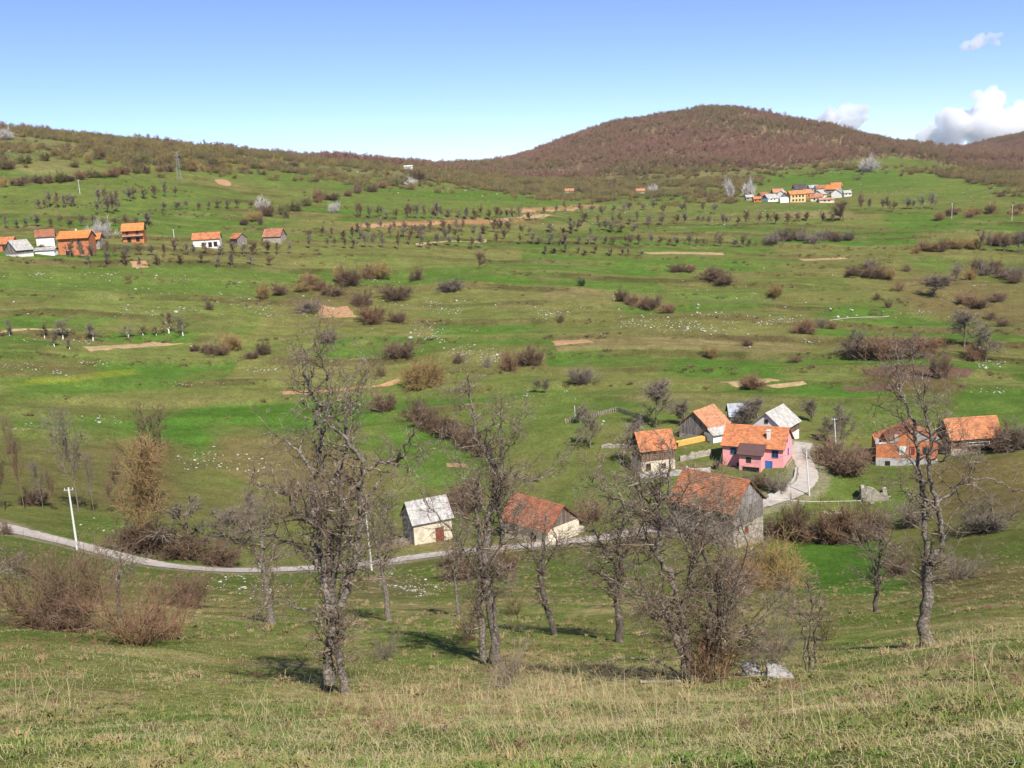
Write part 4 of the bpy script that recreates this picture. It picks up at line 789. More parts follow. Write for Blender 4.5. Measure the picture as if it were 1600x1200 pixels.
def points_obj(name, P, size, npick, r):
    me = bpy.data.meshes.new(name); me.vertices.add(len(P)); me.vertices.foreach_set('co', np.asarray(P, np.float32).ravel())
    a = me.attributes.new('pick', 'INT', 'POINT'); a.data.foreach_set('value', r.integers(0, npick, len(P)).astype(np.int32))
    a = me.attributes.new('rot', 'FLOAT_VECTOR', 'POINT'); rt = np.zeros((len(P), 3), np.float32); rt[:, 2] = r.uniform(0, 6.28, len(P)); a.data.foreach_set('vector', rt.ravel())
    a = me.attributes.new('size', 'FLOAT_VECTOR', 'POINT'); a.data.foreach_set('vector', np.asarray(size, np.float32).ravel())
    o = bpy.data.objects.new(name, me); COL.objects.link(o); return o
def scatter(name, label, cat, mask, dens, hlo, hhi, coll, seed, wlo=.75, whi=1.1, dmin=200, n=6):
    r = np.random.default_rng(seed); sel = np.where((mask.ravel() > .02) & (D2.ravel() > dmin) & (D2.ravel() < 2600) & (np.abs(AZ2.ravel()) < math.radians(31)))[0]
    cell = (np.gradient(D)[:, None] * D2 * np.radians(.1)).ravel()[sel]
    cnt = r.poisson(cell * dens * mask.ravel()[sel]); pi = np.repeat(sel, cnt); dstep = np.gradient(D)[pi // NA]
    dj = D2.ravel()[pi] + r.uniform(-.5, .5, len(pi)) * dstep; aj = AZ2.ravel()[pi] + r.uniform(-.5, .5, len(pi)) * np.radians(.1)
    wx, wy = dj * np.sin(aj), dj * np.cos(aj); P = np.stack([wx, wy, ground_z(wx, wy) - (.2 if dmin >= 200 else .02)], 1)
    hh = r.uniform(hlo, hhi, len(pi)) * (.75 + .5 * fbm(wx / 50, wy / 50, seed, 2)); ww = hh * r.uniform(wlo, whi, len(pi))
    o = points_obj(name, P, np.stack([ww, ww, hh], 1), n, r); gn_instances(o, coll); tag(o, label, cat, kind='stuff'); print(name, len(P))
patch_ = sstep(.38, .54, fbm(GX / 45, GY / 45, 99, 3))
hillw = wood * sstep(880, 960, D2)
scatter('woodland', 'reddish brown bare woodland covering the round hill', 'woodland', hillw * (.45 + .55 * patch_), 1 / 20., 5, 10.5, wc1, 77, .6, 1.1)
scatter('bank_growth', 'low dry growth along the terrace banks', 'growth', bank * tmask * sstep(.42, .6, fbm(GX / 22, GY / 9, 95, 3)) * sstep(230, 260, D2) * (1 - sstep(520, 560, D2)), 1 / 5., .35, 1.1, wc2, 79, .9, 1.6)
scatter('pasture_herbage', 'tiny weeds and low scrub dotted over the pastures', 'weeds', sstep(.5, .66, fbm(GX / 18, GY / 14, 96, 4)) * sstep(330, 360, D2) * (1 - sstep(700, 800, D2)), 1 / 90., .4, 1.3, wc2, 80, .9, 1.6)
wood_mat('tussock', [(.13, .15, .045), (.22, .19, .075), (.36, .28, .14), (.28, .21, .11)], .15)
def tuft(k):
    r = np.random.default_rng(600 + k); n = 34; a = r.uniform(0, 6.28, n); ln = r.uniform(.5, 1.0, n); le = r.uniform(.15, 1.0, n); b = np.stack([r.normal(0, .18, n), r.normal(0, .18, n), np.zeros(n)], 1); o = np.stack([np.cos(a), np.sin(a), np.zeros(n)], 1); sd = np.stack([-np.sin(a), np.cos(a), np.zeros(n)], 1) * .035
    m_ = b + o * (ln * le * .35)[:, None] + np.array([0, 0, 1.0]) * (ln * .62)[:, None]; t_ = b + o * (ln * le)[:, None] + np.array([0, 0, 1.0]) * (ln * (1 - .35 * le))[:, None]
    V = np.stack([b - sd, b + sd, m_ + sd * .8, m_ - sd * .8, t_], 1).reshape(-1, 3); i = np.arange(n) * 5
    return np_mesh('tuft', V, np.stack([i, i + 1, i + 2, i + 3], 1), np.stack([i + 3, i + 2, i + 4], 1))
wc3 = templates('grass_tuft', 'tussock', 4, tuft)
scatter('tussocks', 'straw and green grass tussocks on the slope above the lane', 'tussocks', sstep(.40, .62, fbm(GX / 7, GY / 5, 97, 4)) * sstep(14, 22, D2) * (1 - sstep(118, 126, D2)) * (nearroad > 3), 1 / 1.1, .10, .30, wc3, 81, .9, 1.8, dmin=12, n=4)
wood_mat('mat_grass', [(.085, .150, .026), (.12, .168, .04), (.18, .182, .06), (.29, .225, .105), (.36, .27, .135)], .6)
wc6 = templates('matted_tuft', 'mat_grass', 4, lambda k: tuft(k + 10))
scatter('matted_grass', 'matted clumps of straw and green grass at the bottom of the slope', 'grass', (.25 + .75 * sstep(.40, .60, fbm(GX / 2.0, GY / 2.0, 98, 3))) * sstep(4.5, 6, D2) * (1 - sstep(20, 26, D2)), 7.0, .05, .14, wc6, 82, 1.2, 2.6, dmin=4, n=4)
wood_mat('weed_leaf', [(.06, .13, .02), (.09, .16, .03), (.12, .17, .035), (.08, .12, .03)], .5)
wood_mat('dead_stems', [(.24, .14, .085), (.30, .19, .11), (.20, .12, .075)], .5)
def rosette(k):
    r = np.random.default_rng(640 + k); n = 16; a = r.uniform(0, 6.28, n); ln = r.uniform(.45, 1.0, n); el = r.uniform(.1, 1.0, n); o = np.stack([np.cos(a) * np.cos(el), np.sin(a) * np.cos(el), np.sin(el)], 1); sd = np.stack([-np.sin(a), np.cos(a), np.zeros(n)], 1) * .17
    b = np.zeros((n, 3)); m_ = o * (ln * .55)[:, None]; t_ = o * ln[:, None]; t_[:, 2] -= .12
    V = np.stack([b, m_ - sd * ln[:, None], t_, m_ + sd * ln[:, None]], 1).reshape(-1, 3); i = np.arange(n) * 4; return np_mesh('weed', V, np.stack([i, i + 1, i + 2, i + 3], 1))
wc4 = templates('weed', 'weed_leaf', 4, rosette); wc5 = templates('dead_weed', 'dead_stems', 4, lambda k: bush_mesh(650 + k, 10, 75, 4, 3, tw=.010, r0=.014, up=0))
scatter('meadow_weeds', 'low broad leaved green weeds among the near grass', 'weeds', sstep(.48, .64, fbm(GX / 2.6, GY / 2.2, 101, 3)) * sstep(4.5, 6, D2) * (1 - sstep(34, 42, D2)), 3.0, .03, .085, wc4, 83, .9, 1.5, dmin=4, n=4)
scatter('dead_weeds', 'brown dead weed stems among the near grass', 'weeds', sstep(.52, .66, fbm(GX / 3.2, GY / 2.6, 103, 3)) * sstep(4.5, 6, D2) * (1 - sstep(50, 60, D2)), 1.2, .08, .26, wc5, 84, 1.0, 2.0, dmin=4, n=4)
edge_ = sstep(-26, -2, wood_line - PY + 22 * (fbm(GX / 30, GY / 30, 93, 3) - .5)) * sstep(500, 560, D2)
scatter('hill_scrub', 'patchy olive and brown scrub along the left ridge and the hill foot', 'scrub', edge_ * (1 - sstep(880, 960, D2)) * (.10 + .90 * patch_) * (.55 + .45 * sstep(650, 800, PX)), 1 / 13., 2.0, 4.6, wc2, 78, .9, 1.5)
# ------------------------------------------------------------------ buildings
class MB:
    def __init__(self): self.v = []; self.f = []; self.c = []
    def quad(self, pts, c=(1, 1, 1)):
        b = len(self.v); self.v += [tuple(p) for p in pts]; self.c += [c] * len(pts); self.f.append(tuple(range(b, b + len(pts))))
    def box(self, x0, x1, y0, y1, z0, z1, c=(1, 1, 1)):
        b = len(self.v); self.v += [(x, y, z) for z in (z0, z1) for x, y in ((x0, y0), (x1, y0), (x1, y1), (x0, y1))]; self.c += [c] * 8
        for q_ in ((3, 2, 1, 0), (4, 5, 6, 7), (0, 1, 5, 4), (1, 2, 6, 5), (2, 3, 7, 6), (3, 0, 4, 7)): self.f.append(tuple(b + i for i in q_))
    def prism(self, poly, axis, a, b_, c=(1, 1, 1)):
        """polygon (u, z) pushed along axis: 'x' -> u is y, 'y' -> u is x"""
        n = len(poly); b = len(self.v)
        for t in (a, b_):
            for u, z in poly: self.v.append((t, u, z) if axis == 'x' else (u, t, z))
        self.c += [c] * (2 * n)
        self.f.append(tuple(range(b, b + n))); self.f.append(tuple(range(b + 2 * n - 1, b + n - 1, -1)))
        for i in range(n): j = (i + 1) % n; self.f.append((b + i, b + n + i, b + n + j, b + j))
    def tube(self, p0, p1, r0, r1, n=8, c=(1, 1, 1)):
        p0 = np.array(p0, float); p1 = np.array(p1, float); d = unit(p1 - p0); ref = np.array([1.0, 0, 0]) if abs(d[2]) > .9 else np.array([0, 0, 1.0]); a = unit(np.cross(d, ref)); e = np.cross(d, a); b = len(self.v)
        for p, r_ in ((p0, r0), (p1, r1)):
            for k in range(n):
                t = 2 * math.pi * k / n; self.v.append(tuple(p + r_ * (math.cos(t) * a + math.sin(t) * e)))
        self.c += [c] * (2 * n)
        for k in range(n): j = (k + 1) % n; self.f.append((b + k, b + j, b + n + j, b + n + k))
        self.f.append(tuple(b + n + k for k in range(n))); self.f.append(tuple(b + n - 1 - k for k in range(n)))
    def build(self, name, m, parent=None, smooth=False):
        import bmesh
        me = bpy.data.meshes.new(name); me.from_pydata(self.v, [], self.f)
        at = me.attributes.new('Col', 'FLOAT_COLOR', 'POINT'); at.data.foreach_set('color', np.array([(*c, 1) for c in self.c], np.float32).ravel())
        bm = bmesh.new(); bm.from_mesh(me); bmesh.ops.recalc_face_normals(bm, faces=bm.faces); bm.to_mesh(me); bm.free(); me.update()
        return link(name, me, M[m] if isinstance(m, str) else m, parent)
mat('tile_orange', (.66, .235, .09), attr=True, var=.22, scale=1.6, col2=(.33, .12, .055), col2_scale=.8, col2_lo=.56, col2_hi=.74)
mat('tile_old', (.5, .2, .1), attr=True, var=.30, scale=1.4, col2=(.20, .095, .06), col2_scale=.7, col2_lo=.48, col2_hi=.68)
mat('grey_roof', (.5, .5, .5), attr=True, var=.14, scale=1.2, col2=(.30, .29, .28), col2_scale=.9, col2_lo=.55, col2_hi=.75)
mat('planks', (.2, .17, .15), attr=True, var=.35, scale=3.0, stretch=(4, 4, .5))
mat('pink_render', (.95, .41, .41), var=.10, scale=.8, col2=(.80, .34, .32), col2_scale=.5, col2_lo=.55, col2_hi=.8)
mat('cream_render', (.70, .615, .47), var=.16, scale=1.0, col2=(.42, .36, .28), col2_scale=.7, col2_lo=.55, col2_hi=.75)
mat('white_render', (.78, .75, .70), var=.12, scale=1.0, col2=(.5, .47, .42), col2_scale=.6, col2_lo=.57, col2_hi=.78)
mat('yellow_render', (.74, .55, .28), var=.1, scale=.8)
mat('rubble_stone', (.44, .38, .31), var=.4, scale=2.6, col2=(.27, .24, .20), col2_scale=2.2, col2_lo=.46, col2_hi=.6, bump=.8)
mat('concrete', (.46, .44, .42), var=.2, scale=1.2, col2=(.28, .27, .26), col2_scale=.8, col2_lo=.55, col2_hi=.75)
mat('brown_sheet', (.13, .075, .07), var=.12, scale=1.0, rough=.6)
mat('dark_inside', (.03, .025, .022), var=.2, scale=2)
mat('glass', (.035, .04, .05), var=.1, scale=2, rough=.15, spec=.5)
mat('white_wood', (.75, .75, .74), var=.06, scale=3)
mat('blue_paint', (.045, .17, .47), var=.15, scale=3)
mat('red_door', (.22, .05, .035), var=.25, scale=4)
mat('brown_wood', (.17, .085, .05), var=.3, scale=4)
mat('yellow_plank', (.72, .44, .12), attr=True, var=.15, scale=2)
mat('pole_concrete', (.72, .70, .67), var=.1, scale=2)
mat('steel', (.38, .39, .40), var=.1, scale=2, metallic=.0, rough=.6)
def brick_mat(name, c1, c2, mortar, sx, sy):
    m = bpy.data.materials.new(name); m.use_nodes = True; t = m.node_tree; n = t.nodes; L = t.links; b = n['Principled BSDF']; b.inputs['Roughness'].default_value = .95; b.inputs['Specular IOR Level'].default_value = .1
    tc = n.new('ShaderNodeTexCoord'); sp = n.new('ShaderNodeSeparateXYZ'); L.new(tc.outputs['Object'], sp.inputs[0]); ad = n.new('ShaderNodeMath'); L.new(sp.outputs[0], ad.inputs[0]); L.new(sp.outputs[1], ad.inputs[1]); cb = n.new('ShaderNodeCombineXYZ'); L.new(ad.outputs[0], cb.inputs[0]); L.new(sp.outputs[2], cb.inputs[1])
    br = n.new('ShaderNodeTexBrick'); L.new(cb.outputs[0], br.inputs['Vector']); br.inputs['Scale'].default_value = 1; br.inputs['Brick Width'].default_value = sx; br.inputs['Row Height'].default_value = sy; br.inputs['Mortar Size'].default_value = .015
    br.inputs['Color1'].default_value = (*c1, 1); br.inputs['Color2'].default_value = (*c2, 1); br.inputs['Mortar'].default_value = (*mortar, 1)
    q = n.new('ShaderNodeTexNoise'); q.inputs['Scale'].default_value = 1.3; q.inputs['Detail'].default_value = 5; L.new(tc.outputs['Object'], q.inputs['Vector']); mr = n.new('ShaderNodeMapRange'); mr.inputs[1].default_value = .3; mr.inputs[2].default_value = .7; mr.inputs[3].default_value = .75; mr.inputs[4].default_value = 1.2; L.new(q.outputs['Fac'], mr.inputs[0])
    v = n.new('ShaderNodeVectorMath'); v.operation = 'SCALE'; L.new(br.outputs['Color'], v.inputs[0]); L.new(mr.outputs[0], v.inputs['Scale']); L.new(v.outputs[0], b.inputs['Base Color']); M[name] = m
brick_mat('hollow_brick', (.62, .20, .075), (.54, .165, .06), (.45, .27, .18), .33, .22)
brick_mat('block_wall', (.42, .40, .38), (.36, .34, .33), (.3, .29, .28), .4, .2)
hr_ = random.Random(3)
TILE_O, TILE_OLD, TILE_PALE = (.53, .205, .095), (.37, .16, .09), (.52, .25, .14)
GREY_A, GREY_B, GREY_M = (.47, .44, .40), (.44, .415, .395), (.40, .43, .48)
WOOD_G, WOOD_D, WOOD_B = (.24, .215, .195), (.105, .085, .075), (.20, .125, .085)
def roof_slope(mb, L0, L1, y0, z0, y1, z1, c, course=.36, nx=18, sag=.05, seed=0, step=.035, thick=.09):
    """tile courses from the ridge (y0, z0) down to the eave (y1, z1)"""
    n = max(3, int(math.hypot(y1 - y0, z1 - z0) / course)); xs = np.linspace(L0, L1, nx + 1); nrm = unit(np.array([0, (z0 - z1) * (1 if y1 > y0 else -1), abs(y1 - y0)]))
    rr = np.random.default_rng(seed)
    sg = lambda x, t: sag * (2 * (vnoise(np.array([x * .35 + seed]), np.array([t * 2.0 + seed]), 3)[0] - .5)) - sag * 1.2 * math.sin(math.pi * t) * math.sin(math.pi * (x - L0) / (L1 - L0))
    for i in range(n):
        ta, tb_ = i / n, (i + 1) / n; ya, yb = y0 + (y1 - y0) * ta, y0 + (y1 - y0) * tb_; za, zb = z0 + (z1 - z0) * ta, z0 + (z1 - z0) * tb_
        for k in range(nx):
            j = rr.uniform(.78, 1.2); cc = (c[0] * j, c[1] * j * rr.uniform(.94, 1.06), c[2] * j); a, b = xs[k], xs[k + 1]; e = rr.normal() * .008
            A = np.array([a, ya, za + sg(a, ta)]); B_ = np.array([b, ya, za + sg(b, ta)]); C_ = np.array([b, yb, zb + sg(b, tb_)]) + nrm * (step + e); D_ = np.array([a, yb, zb + sg(a, tb_)]) + nrm * (step + e)
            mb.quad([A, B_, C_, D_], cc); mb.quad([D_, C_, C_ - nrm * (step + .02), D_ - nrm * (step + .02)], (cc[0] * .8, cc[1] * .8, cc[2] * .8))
    lo = -nrm * thick
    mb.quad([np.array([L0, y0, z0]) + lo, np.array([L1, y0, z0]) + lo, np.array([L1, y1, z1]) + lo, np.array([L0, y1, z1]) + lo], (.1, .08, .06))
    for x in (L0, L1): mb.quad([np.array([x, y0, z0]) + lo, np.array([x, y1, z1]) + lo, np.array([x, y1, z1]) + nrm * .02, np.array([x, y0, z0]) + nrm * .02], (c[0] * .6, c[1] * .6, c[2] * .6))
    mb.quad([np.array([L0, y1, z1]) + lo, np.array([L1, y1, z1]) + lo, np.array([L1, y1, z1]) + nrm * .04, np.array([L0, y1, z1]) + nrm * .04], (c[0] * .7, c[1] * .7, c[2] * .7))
def boards(mb, along, fixed, a0, a1, z0, top, c, bw=.2, out=1, th=.03):
    """vertical boards on a wall plane; top(u) is the height of the board head"""
    u = a0
    while u < a1 - .02:
        e = min(u + bw * hr_.uniform(.75, 1.2), a1); j = hr_.uniform(.62, 1.3); cc = (c[0] * j, c[1] * j * hr_.uniform(.95, 1.03), c[2] * j); d0 = fixed; d1 = fixed + out * (th + hr_.uniform(0, .025)); lo, hi = min(d0, d1), max(d0, d1)
        zz = z0 - hr_.uniform(0, .08); ta, tb_ = top(u), top(e - .015)
        if along == 'x': mb.prism([(u, zz), (e - .015, zz), (e - .015, tb_), (u, ta)], 'y', lo, hi, cc)
        else: mb.prism([(u, zz), (e - .015, zz), (e - .015, tb_), (u, ta)], 'x', lo, hi, cc)
        u = e
def opening(root, face, u, zc, wd, ht, L, W, frame='white_wood', pane='glass', kind='window', bars=True, proud=0.0, label=None):
    t = .09; e = .05 + proud
    def put(mb, u0, u1, z0, z1, d0, d1):
        if face == 'F': mb.box(u0, u1, -W / 2 - d1, -W / 2 - d0, z0, z1)
        elif face == 'B': mb.box(u0, u1, W / 2 + d0, W / 2 + d1, z0, z1)
        elif face == 'R': mb.box(L / 2 + d0, L / 2 + d1, u0, u1, z0, z1)
        else: mb.box(-L / 2 - d1, -L / 2 - d0, u0, u1, z0, z1)
    a, b, z0, z1 = u - wd / 2, u + wd / 2, zc - ht / 2, zc + ht / 2
    mb = MB(); put(mb, a - t, a, z0 - t, z1 + t, -.02, e); put(mb, b, b + t, z0 - t, z1 + t, -.02, e); put(mb, a, b, z1, z1 + t, -.02, e); put(mb, a, b, z0 - t, z0, -.02, e + .04)
    if bars and kind == 'window': put(mb, u - .03, u + .03, z0, z1, -.02, e - .012)
    o = mb.build(kind, frame, root)
    mb = MB(); put(mb, a, b, z0, z1, -.03, e - .03); mb.build('pane' if kind == 'window' else 'door_leaf', pane, o)
    if label: o['label'] = label
    return o
def house(name, label, base, rot, L, W, hw, hr, wall, roof, rc, upper=None, upc=WOOD_G, hb=None, gable=None, gc=WOOD_G, ov=.45, ovx=.35, ops=(), chimneys=(), cat='house', course=.36, nx=18, group=None, sink=1.5, sag=.05, seed=1, rcap=True, anchor='F', dz=0.0):
    """gabled house; ridge along local x, front faces local -y; base = photo pixel of the middle of the front foot"""
    a = math.radians(rot); p = hit(*base); ca, sa = math.cos(a), math.sin(a)
    oy = W / 2 if anchor == 'F' else 0
    cx, cy = p[0] - sa * oy, p[1] + ca * oy
    root = empty(name, (cx, cy, p[2] + dz), a); tag(root, label, cat, group)
    x0, x1, y0, y1 = -L / 2, L / 2, -W / 2, W / 2
    wb = hb if hb is not None else hw
    mb = MB(); mb.box(x0, x1, y0, y1, -sink, wb); mb.build('wall' if hb is None else 'stone_base', wall, root)
    if hb is not None:
        mb = MB(); e = .05; mb.box(x0 + e, x1 - e, y0 + e, y1 - e, wb, hw, (.06, .05, .045))
        top = lambda u: hw
        boards(mb, 'x', y0 + e, x0, x1, wb + .02, top, upc, out=-1); boards(mb, 'x', y1 - e, x0, x1, wb + .02, top, upc, out=1); boards(mb, 'y', x0 + e, y0, y1, wb + .02, top, upc, out=-1); boards(mb, 'y', x1 - e, y0, y1, wb + .02, top, upc, out=1)
        mb.build('plank_wall', 'planks', root)
    for sx in (x0, x1):
        mb = MB(); sgn = 1 if sx > 0 else -1
        if gable == 'planks' or (gable is None and hb is not None):
            th0, th1 = (sx - sgn * .16, sx - sgn * .06); mb.prism([(y0 + .02, hw + .002), (y1 - .02, hw + .002), (0, hw + hr - .12)], 'x', min(th0, th1), max(th0, th1), (.05, .045, .04))
            boards(mb, 'y', sx - sgn * .06, y0 + .05, y1 - .05, hw + .01, lambda u: hw + max(.02, hr * (1 - abs(u) / (W / 2)) - .08), gc, out=sgn); mb.build('gable', 'planks', root)
        else:
            th0, th1 = (sx - sgn * .25, sx); mb.prism([(y0, hw + .002), (y1, hw + .002), (0, hw + hr - .06)], 'x', min(th0, th1), max(th0, th1)); mb.build('gable', gable or wall, root)
    mb = MB(); dz_ = ov * hr / (W / 2); zr = hw + hr + .06
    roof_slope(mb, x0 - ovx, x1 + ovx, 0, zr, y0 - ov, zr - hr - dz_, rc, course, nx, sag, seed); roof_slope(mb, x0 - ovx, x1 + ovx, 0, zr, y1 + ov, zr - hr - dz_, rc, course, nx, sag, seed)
    ro = mb.build('roof', roof, root)
    if rcap:
        mb = MB(); n = max(6, int((L + 2 * ovx) / .45)); xs = np.linspace(x0 - ovx, x1 + ovx, n + 1)
        for k in range(n):
            j = hr_.uniform(.85, 1.25); mb.prism([(-.16, zr - .06), (0, zr + .10 + hr_.uniform(0, .02)), (.16, zr - .06)], 'x', xs[k], xs[k + 1] - .015, (rc[0] * j, rc[1] * j, rc[2] * j))
        mb.build('ridge_cap', roof, ro)
    for (u, y, w_, h_, m_) in chimneys:
        mb = MB(); zt = zr - hr * abs(y) / (W / 2); mb.box(u - w_ / 2, u + w_ / 2, y - w_ / 2, y + w_ / 2, zt - .6, zt + h_); mb.box(u - w_ / 2 - .06, u + w_ / 2 + .06, y - w_ / 2 - .06, y + w_ / 2 + .06, zt + h_ - .12, zt + h_ + .003); mb.build('chimney', m_, ro)
    for op in ops:
        opening(root, op[0], op[1], op[2], op[3], op[4], L, W, **(op[5] if len(op) > 5 else {}))
    return root
D_IN = dict(kind='window', frame='brown_wood', pane='dark_inside', bars=False)
WIN = dict(frame='white_wood'); BLU = dict(frame='blue_paint', pane='glass'); WB = dict(frame='brown_wood')
# ---- the pink house
pk = house('pink_house', 'pink rendered house with orange tiled roof and blue windows', (1176, 731), -28, 10.9, 7.2, 4.1, 2.75, 'pink_render', 'tile_orange', TILE_O, chimneys=[(2.5, -2.1, .55, 1.5, 'white_render')], nx=26,
   ops=[('F', -3.5, 2.9, .9, 1.05, BLU), ('F', 4.0, 2.9, 1.0, 1.15, BLU), ('F', 2.9, .6, 1.1, 1.7, dict(kind='door', frame='blue_paint', pane='blue_paint')), ('R', -.6, 4.9, .55, .8, BLU), ('R', .2, 2.5, .75, 1.1, BLU), ('F', -2.4, .3, .8, .8, D_IN)], sag=.02)
mb = MB(); mb.box(-1.9, 2.0, -3.6 - 2.0, -3.597, -1.5, 3.0); mb.prism([(-5.6, 3.0), (-3.597, 3.0), (-3.597, 4.0)], 'x', -1.9, 2.0); mb.build('porch', 'pink_render', pk)
mb = MB(); roof_slope(mb, -2.3, 2.5, -3.55, 4.5, -6.1, 3.0, (.13, .075, .07), .8, 6, .0, 3, step=.015); mb.build('porch_roof', 'brown_sheet', pk)
def porch_open(u, zc, w_, h_, frame, pane, kind='window', nm=None):
    mb = MB(); t = .06; y = -5.6
    for a, b, c_, d in ((u - w_ / 2 - t, u - w_ / 2, zc - h_ / 2 - t, zc + h_ / 2 + t), (u + w_ / 2, u + w_ / 2 + t, zc - h_ / 2 - t, zc + h_ / 2 + t), (u - w_ / 2, u + w_ / 2, zc + h_ / 2, zc + h_ / 2 + t), (u - w_ / 2, u + w_ / 2, zc - h_ / 2 - t, zc - h_ / 2)): mb.box(a, b, y - .05, y + .02, c_, d)
    o = mb.build(kind, frame, pk); mb = MB(); mb.box(u - w_ / 2, u + w_ / 2, y - .02, y + .03, zc - h_ / 2, zc + h_ / 2); mb.build('pane', pane, o)
porch_open(-.2, 2.0, .8, .9, 'brown_wood', 'glass'); porch_open(.2, .15, 2.9, 1.1, 'brown_wood', 'dark_inside')
mb = MB()
for k in range(8): mb.box(5.9, 5.95, -3.4 + k * .95, -3.35 + k * .95, -.4, .7)
mb.box(5.88, 5.97, -3.5, 3.4, .7, .76); mb.build('railing', 'steel', pk)
# ---- other near buildings
house('barn', 'barn with faded orange tiles, dark boards and cream stone base', (1029, 737), 11, 6.4, 5.2, 4.4, 2.6, 'cream_render', 'tile_old', (.52, .20, .09), hb=2.1, upc=WOOD_B, gc=WOOD_D, cat='barn', ops=[('F', -1.9, 1.1, .8, 1.1, D_IN), ('F', 1.0, 1.0, .7, .8, D_IN)], seed=4, sag=.09)
house('barn', 'dark boarded barn with orange tiles behind the pink house', (1124, 683), 47, 7.2, 7.0, 2.5, 3.0, 'rubble_stone', 'tile_orange', TILE_PALE, hb=.8, upc=WOOD_G, gc=WOOD_G, cat='barn', seed=5, sag=.08)
house('lean_to_shed', 'low shed with pale grey roof against the dark boarded barn', (1128, 690), 24, 4.0, 3.0, 1.7, .8, 'planks', 'grey_roof', GREY_A, gable='planks', cat='shed', seed=6, course=.9)
house('tin_roof_shed', 'small shed with bluish tin roof behind the farm', (1157, 664), -4, 4.2, 4.6, 2.2, 1.9, 'rubble_stone', 'grey_roof', GREY_M, gable='planks', cat='shed', seed=7, course=1.2, rcap=False)
house('white_gabled_house', 'house with white gable and pale grey roof at the lane top', (1236, 688), 52, 8.0, 6.6, 3.2, 2.7, 'white_render', 'grey_roof', GREY_A, hb=1.4, upc=WOOD_B, gable='white_render', cat='house', seed=8, course=.7, ops=[('L', 0, 4.3, .6, .6, D_IN)])
house('barn', 'weathered timber barn with orange roof at far right', (1525, 707), 2, 9.4, 5.6, 3.0, 2.9, 'rubble_stone', 'tile_old', (.50, .21, .10), hb=.9, upc=WOOD_B, gc=WOOD_D, cat='barn', seed=9, sag=.07, ops=[('F', .3, 1.7, 4.2, .35, dict(kind='window', frame='white_render', pane='dark_inside', bars=False)), ('F', .6, .7, 4.4, .9, D_IN)], nx=24)
house('barn', 'large grey boarded barn with orange tiles and white stone base', (1096, 848), -44, 10.5, 8.0, 5.6, 3.5, 'rubble_stone', 'tile_old', (.42, .17, .085), hb=2.9, upc=WOOD_G, gc=(.30, .275, .255), cat='barn', seed=10, sag=.10, ops=[('R', -.6, 2.0, .7, .8, dict(frame='brown_wood', pane='red_door', bars=False)), ('F', 0, 1.2, 1.0, 1.2, D_IN)], nx=26)
house('lane_house', 'low house with patchy red tiles and cream walls beside the lane', (820, 846), -47, 10.0, 6.6, 2.9, 2.8, 'cream_render', 'tile_old', (.40, .15, .085), gable='planks', gc=(.20, .15, .125), cat='house', seed=11, sag=.12, ops=[('F', -2, 1.2, .8, .9, D_IN), ('F', 2, 1.2, .8, .9, D_IN)], nx=24)
wb_ = house('small_barn', 'small cream barn with steep pale grey roof and dark red door', (678, 847), 26, 6.2, 4.8, 3.7, 2.6, 'cream_render', 'grey_roof', GREY_B, gable='planks', gc=(.40, .375, .35), cat='barn', seed=12, course=.9, ov=.4, rcap=False, ops=[('F', 1.05, 1.05, 1.2, 2.1, dict(kind='door', frame='brown_wood', pane='red_door'))])
mb = MB(); boards(mb, 'y', -3.1, -2.4, 2.4, -.3, lambda u: 3.7, (.40, .375, .35), out=-1); mb.build('side_boards', 'planks', wb_)
# ---- unfinished brick house: gable to the front, stepped left wall, concrete plinth
p = hit(1416, 727); bh = empty('brick_house', p, math.radians(-14)); tag(bh, 'unfinished orange hollow brick house with stepped gable and concrete plinth', 'house')
mb = MB(); mb.box(-5.2, 5.2, 0, 7.0, -2.0, 1.3); mb.build('plinth', 'concrete', bh)
mb = MB(); mb.prism([(-5.2, 1.3), (5.2, 1.3), (5.2, 4.3), (1.0, 6.7), (-1.9, 5.2), (-1.9, 4.4), (-5.2, 3.9)], 'y', 0.003, .25); mb.build('front_wall', 'hollow_brick', bh)
mb = MB(); mb.box(4.95, 5.2, .253, 7.0, 1.3, 4.3); mb.build('side_wall', 'hollow_brick', bh)
mb = MB(); mb.box(-5.2, -4.95, .253, 7.0, 1.3, 3.9); mb.build('side_wall', 'hollow_brick', bh)
mb = MB(); mb.prism([(-5.2, 1.3), (5.2, 1.3), (5.2, 4.3), (1.0, 6.7), (-5.2, 3.9)], 'y', 6.75, 7.0); mb.build('back_wall', 'hollow_brick', bh)
mb = MB(); mb.prism([(1.2, 4.6), (4.6, 4.45), (1.2, 6.4)], 'y', -.06, .0); mb.build('grey_gable', 'block_wall', bh)
for (a, b, z0, z1) in ((-5.35, -4.7, 3.9, 5.0), (-2.1, -1.5, 4.4, 5.6), (4.8, 5.4, 4.3, 5.2)):
    mb = MB(); mb.box(a, b, -.08, .35, z0, z1); mb.build('column_stub', 'concrete', bh)
mb = MB(); mb.prism([(-4.7, 3.86), (-2.1, 4.28), (-2.1, 4.5), (-4.7, 4.06)], 'y', -.05, .32); mb.build('wall_cap', 'white_render', bh)
mb = MB(); roof_slope(mb, 0, 7.4, 0, 0, 5.0, -2.9, TILE_OLD, .36, 16, .06, 31); ro = mb.build('roof', 'tile_old', bh); ro.location = (1.0, -.2, 6.9); ro.rotation_euler = (0, 0, math.radians(90)); ro.scale = (1, -1, 1)
mb = MB(); roof_slope(mb, 0, 7.4, 0, 0, 4.3, -2.6, TILE_OLD, .36, 16, .06, 32); ro = mb.build('roof', 'tile_old', bh); ro.location = (1.0, -.2, 6.9); ro.rotation_euler = (0, 0, math.radians(90))
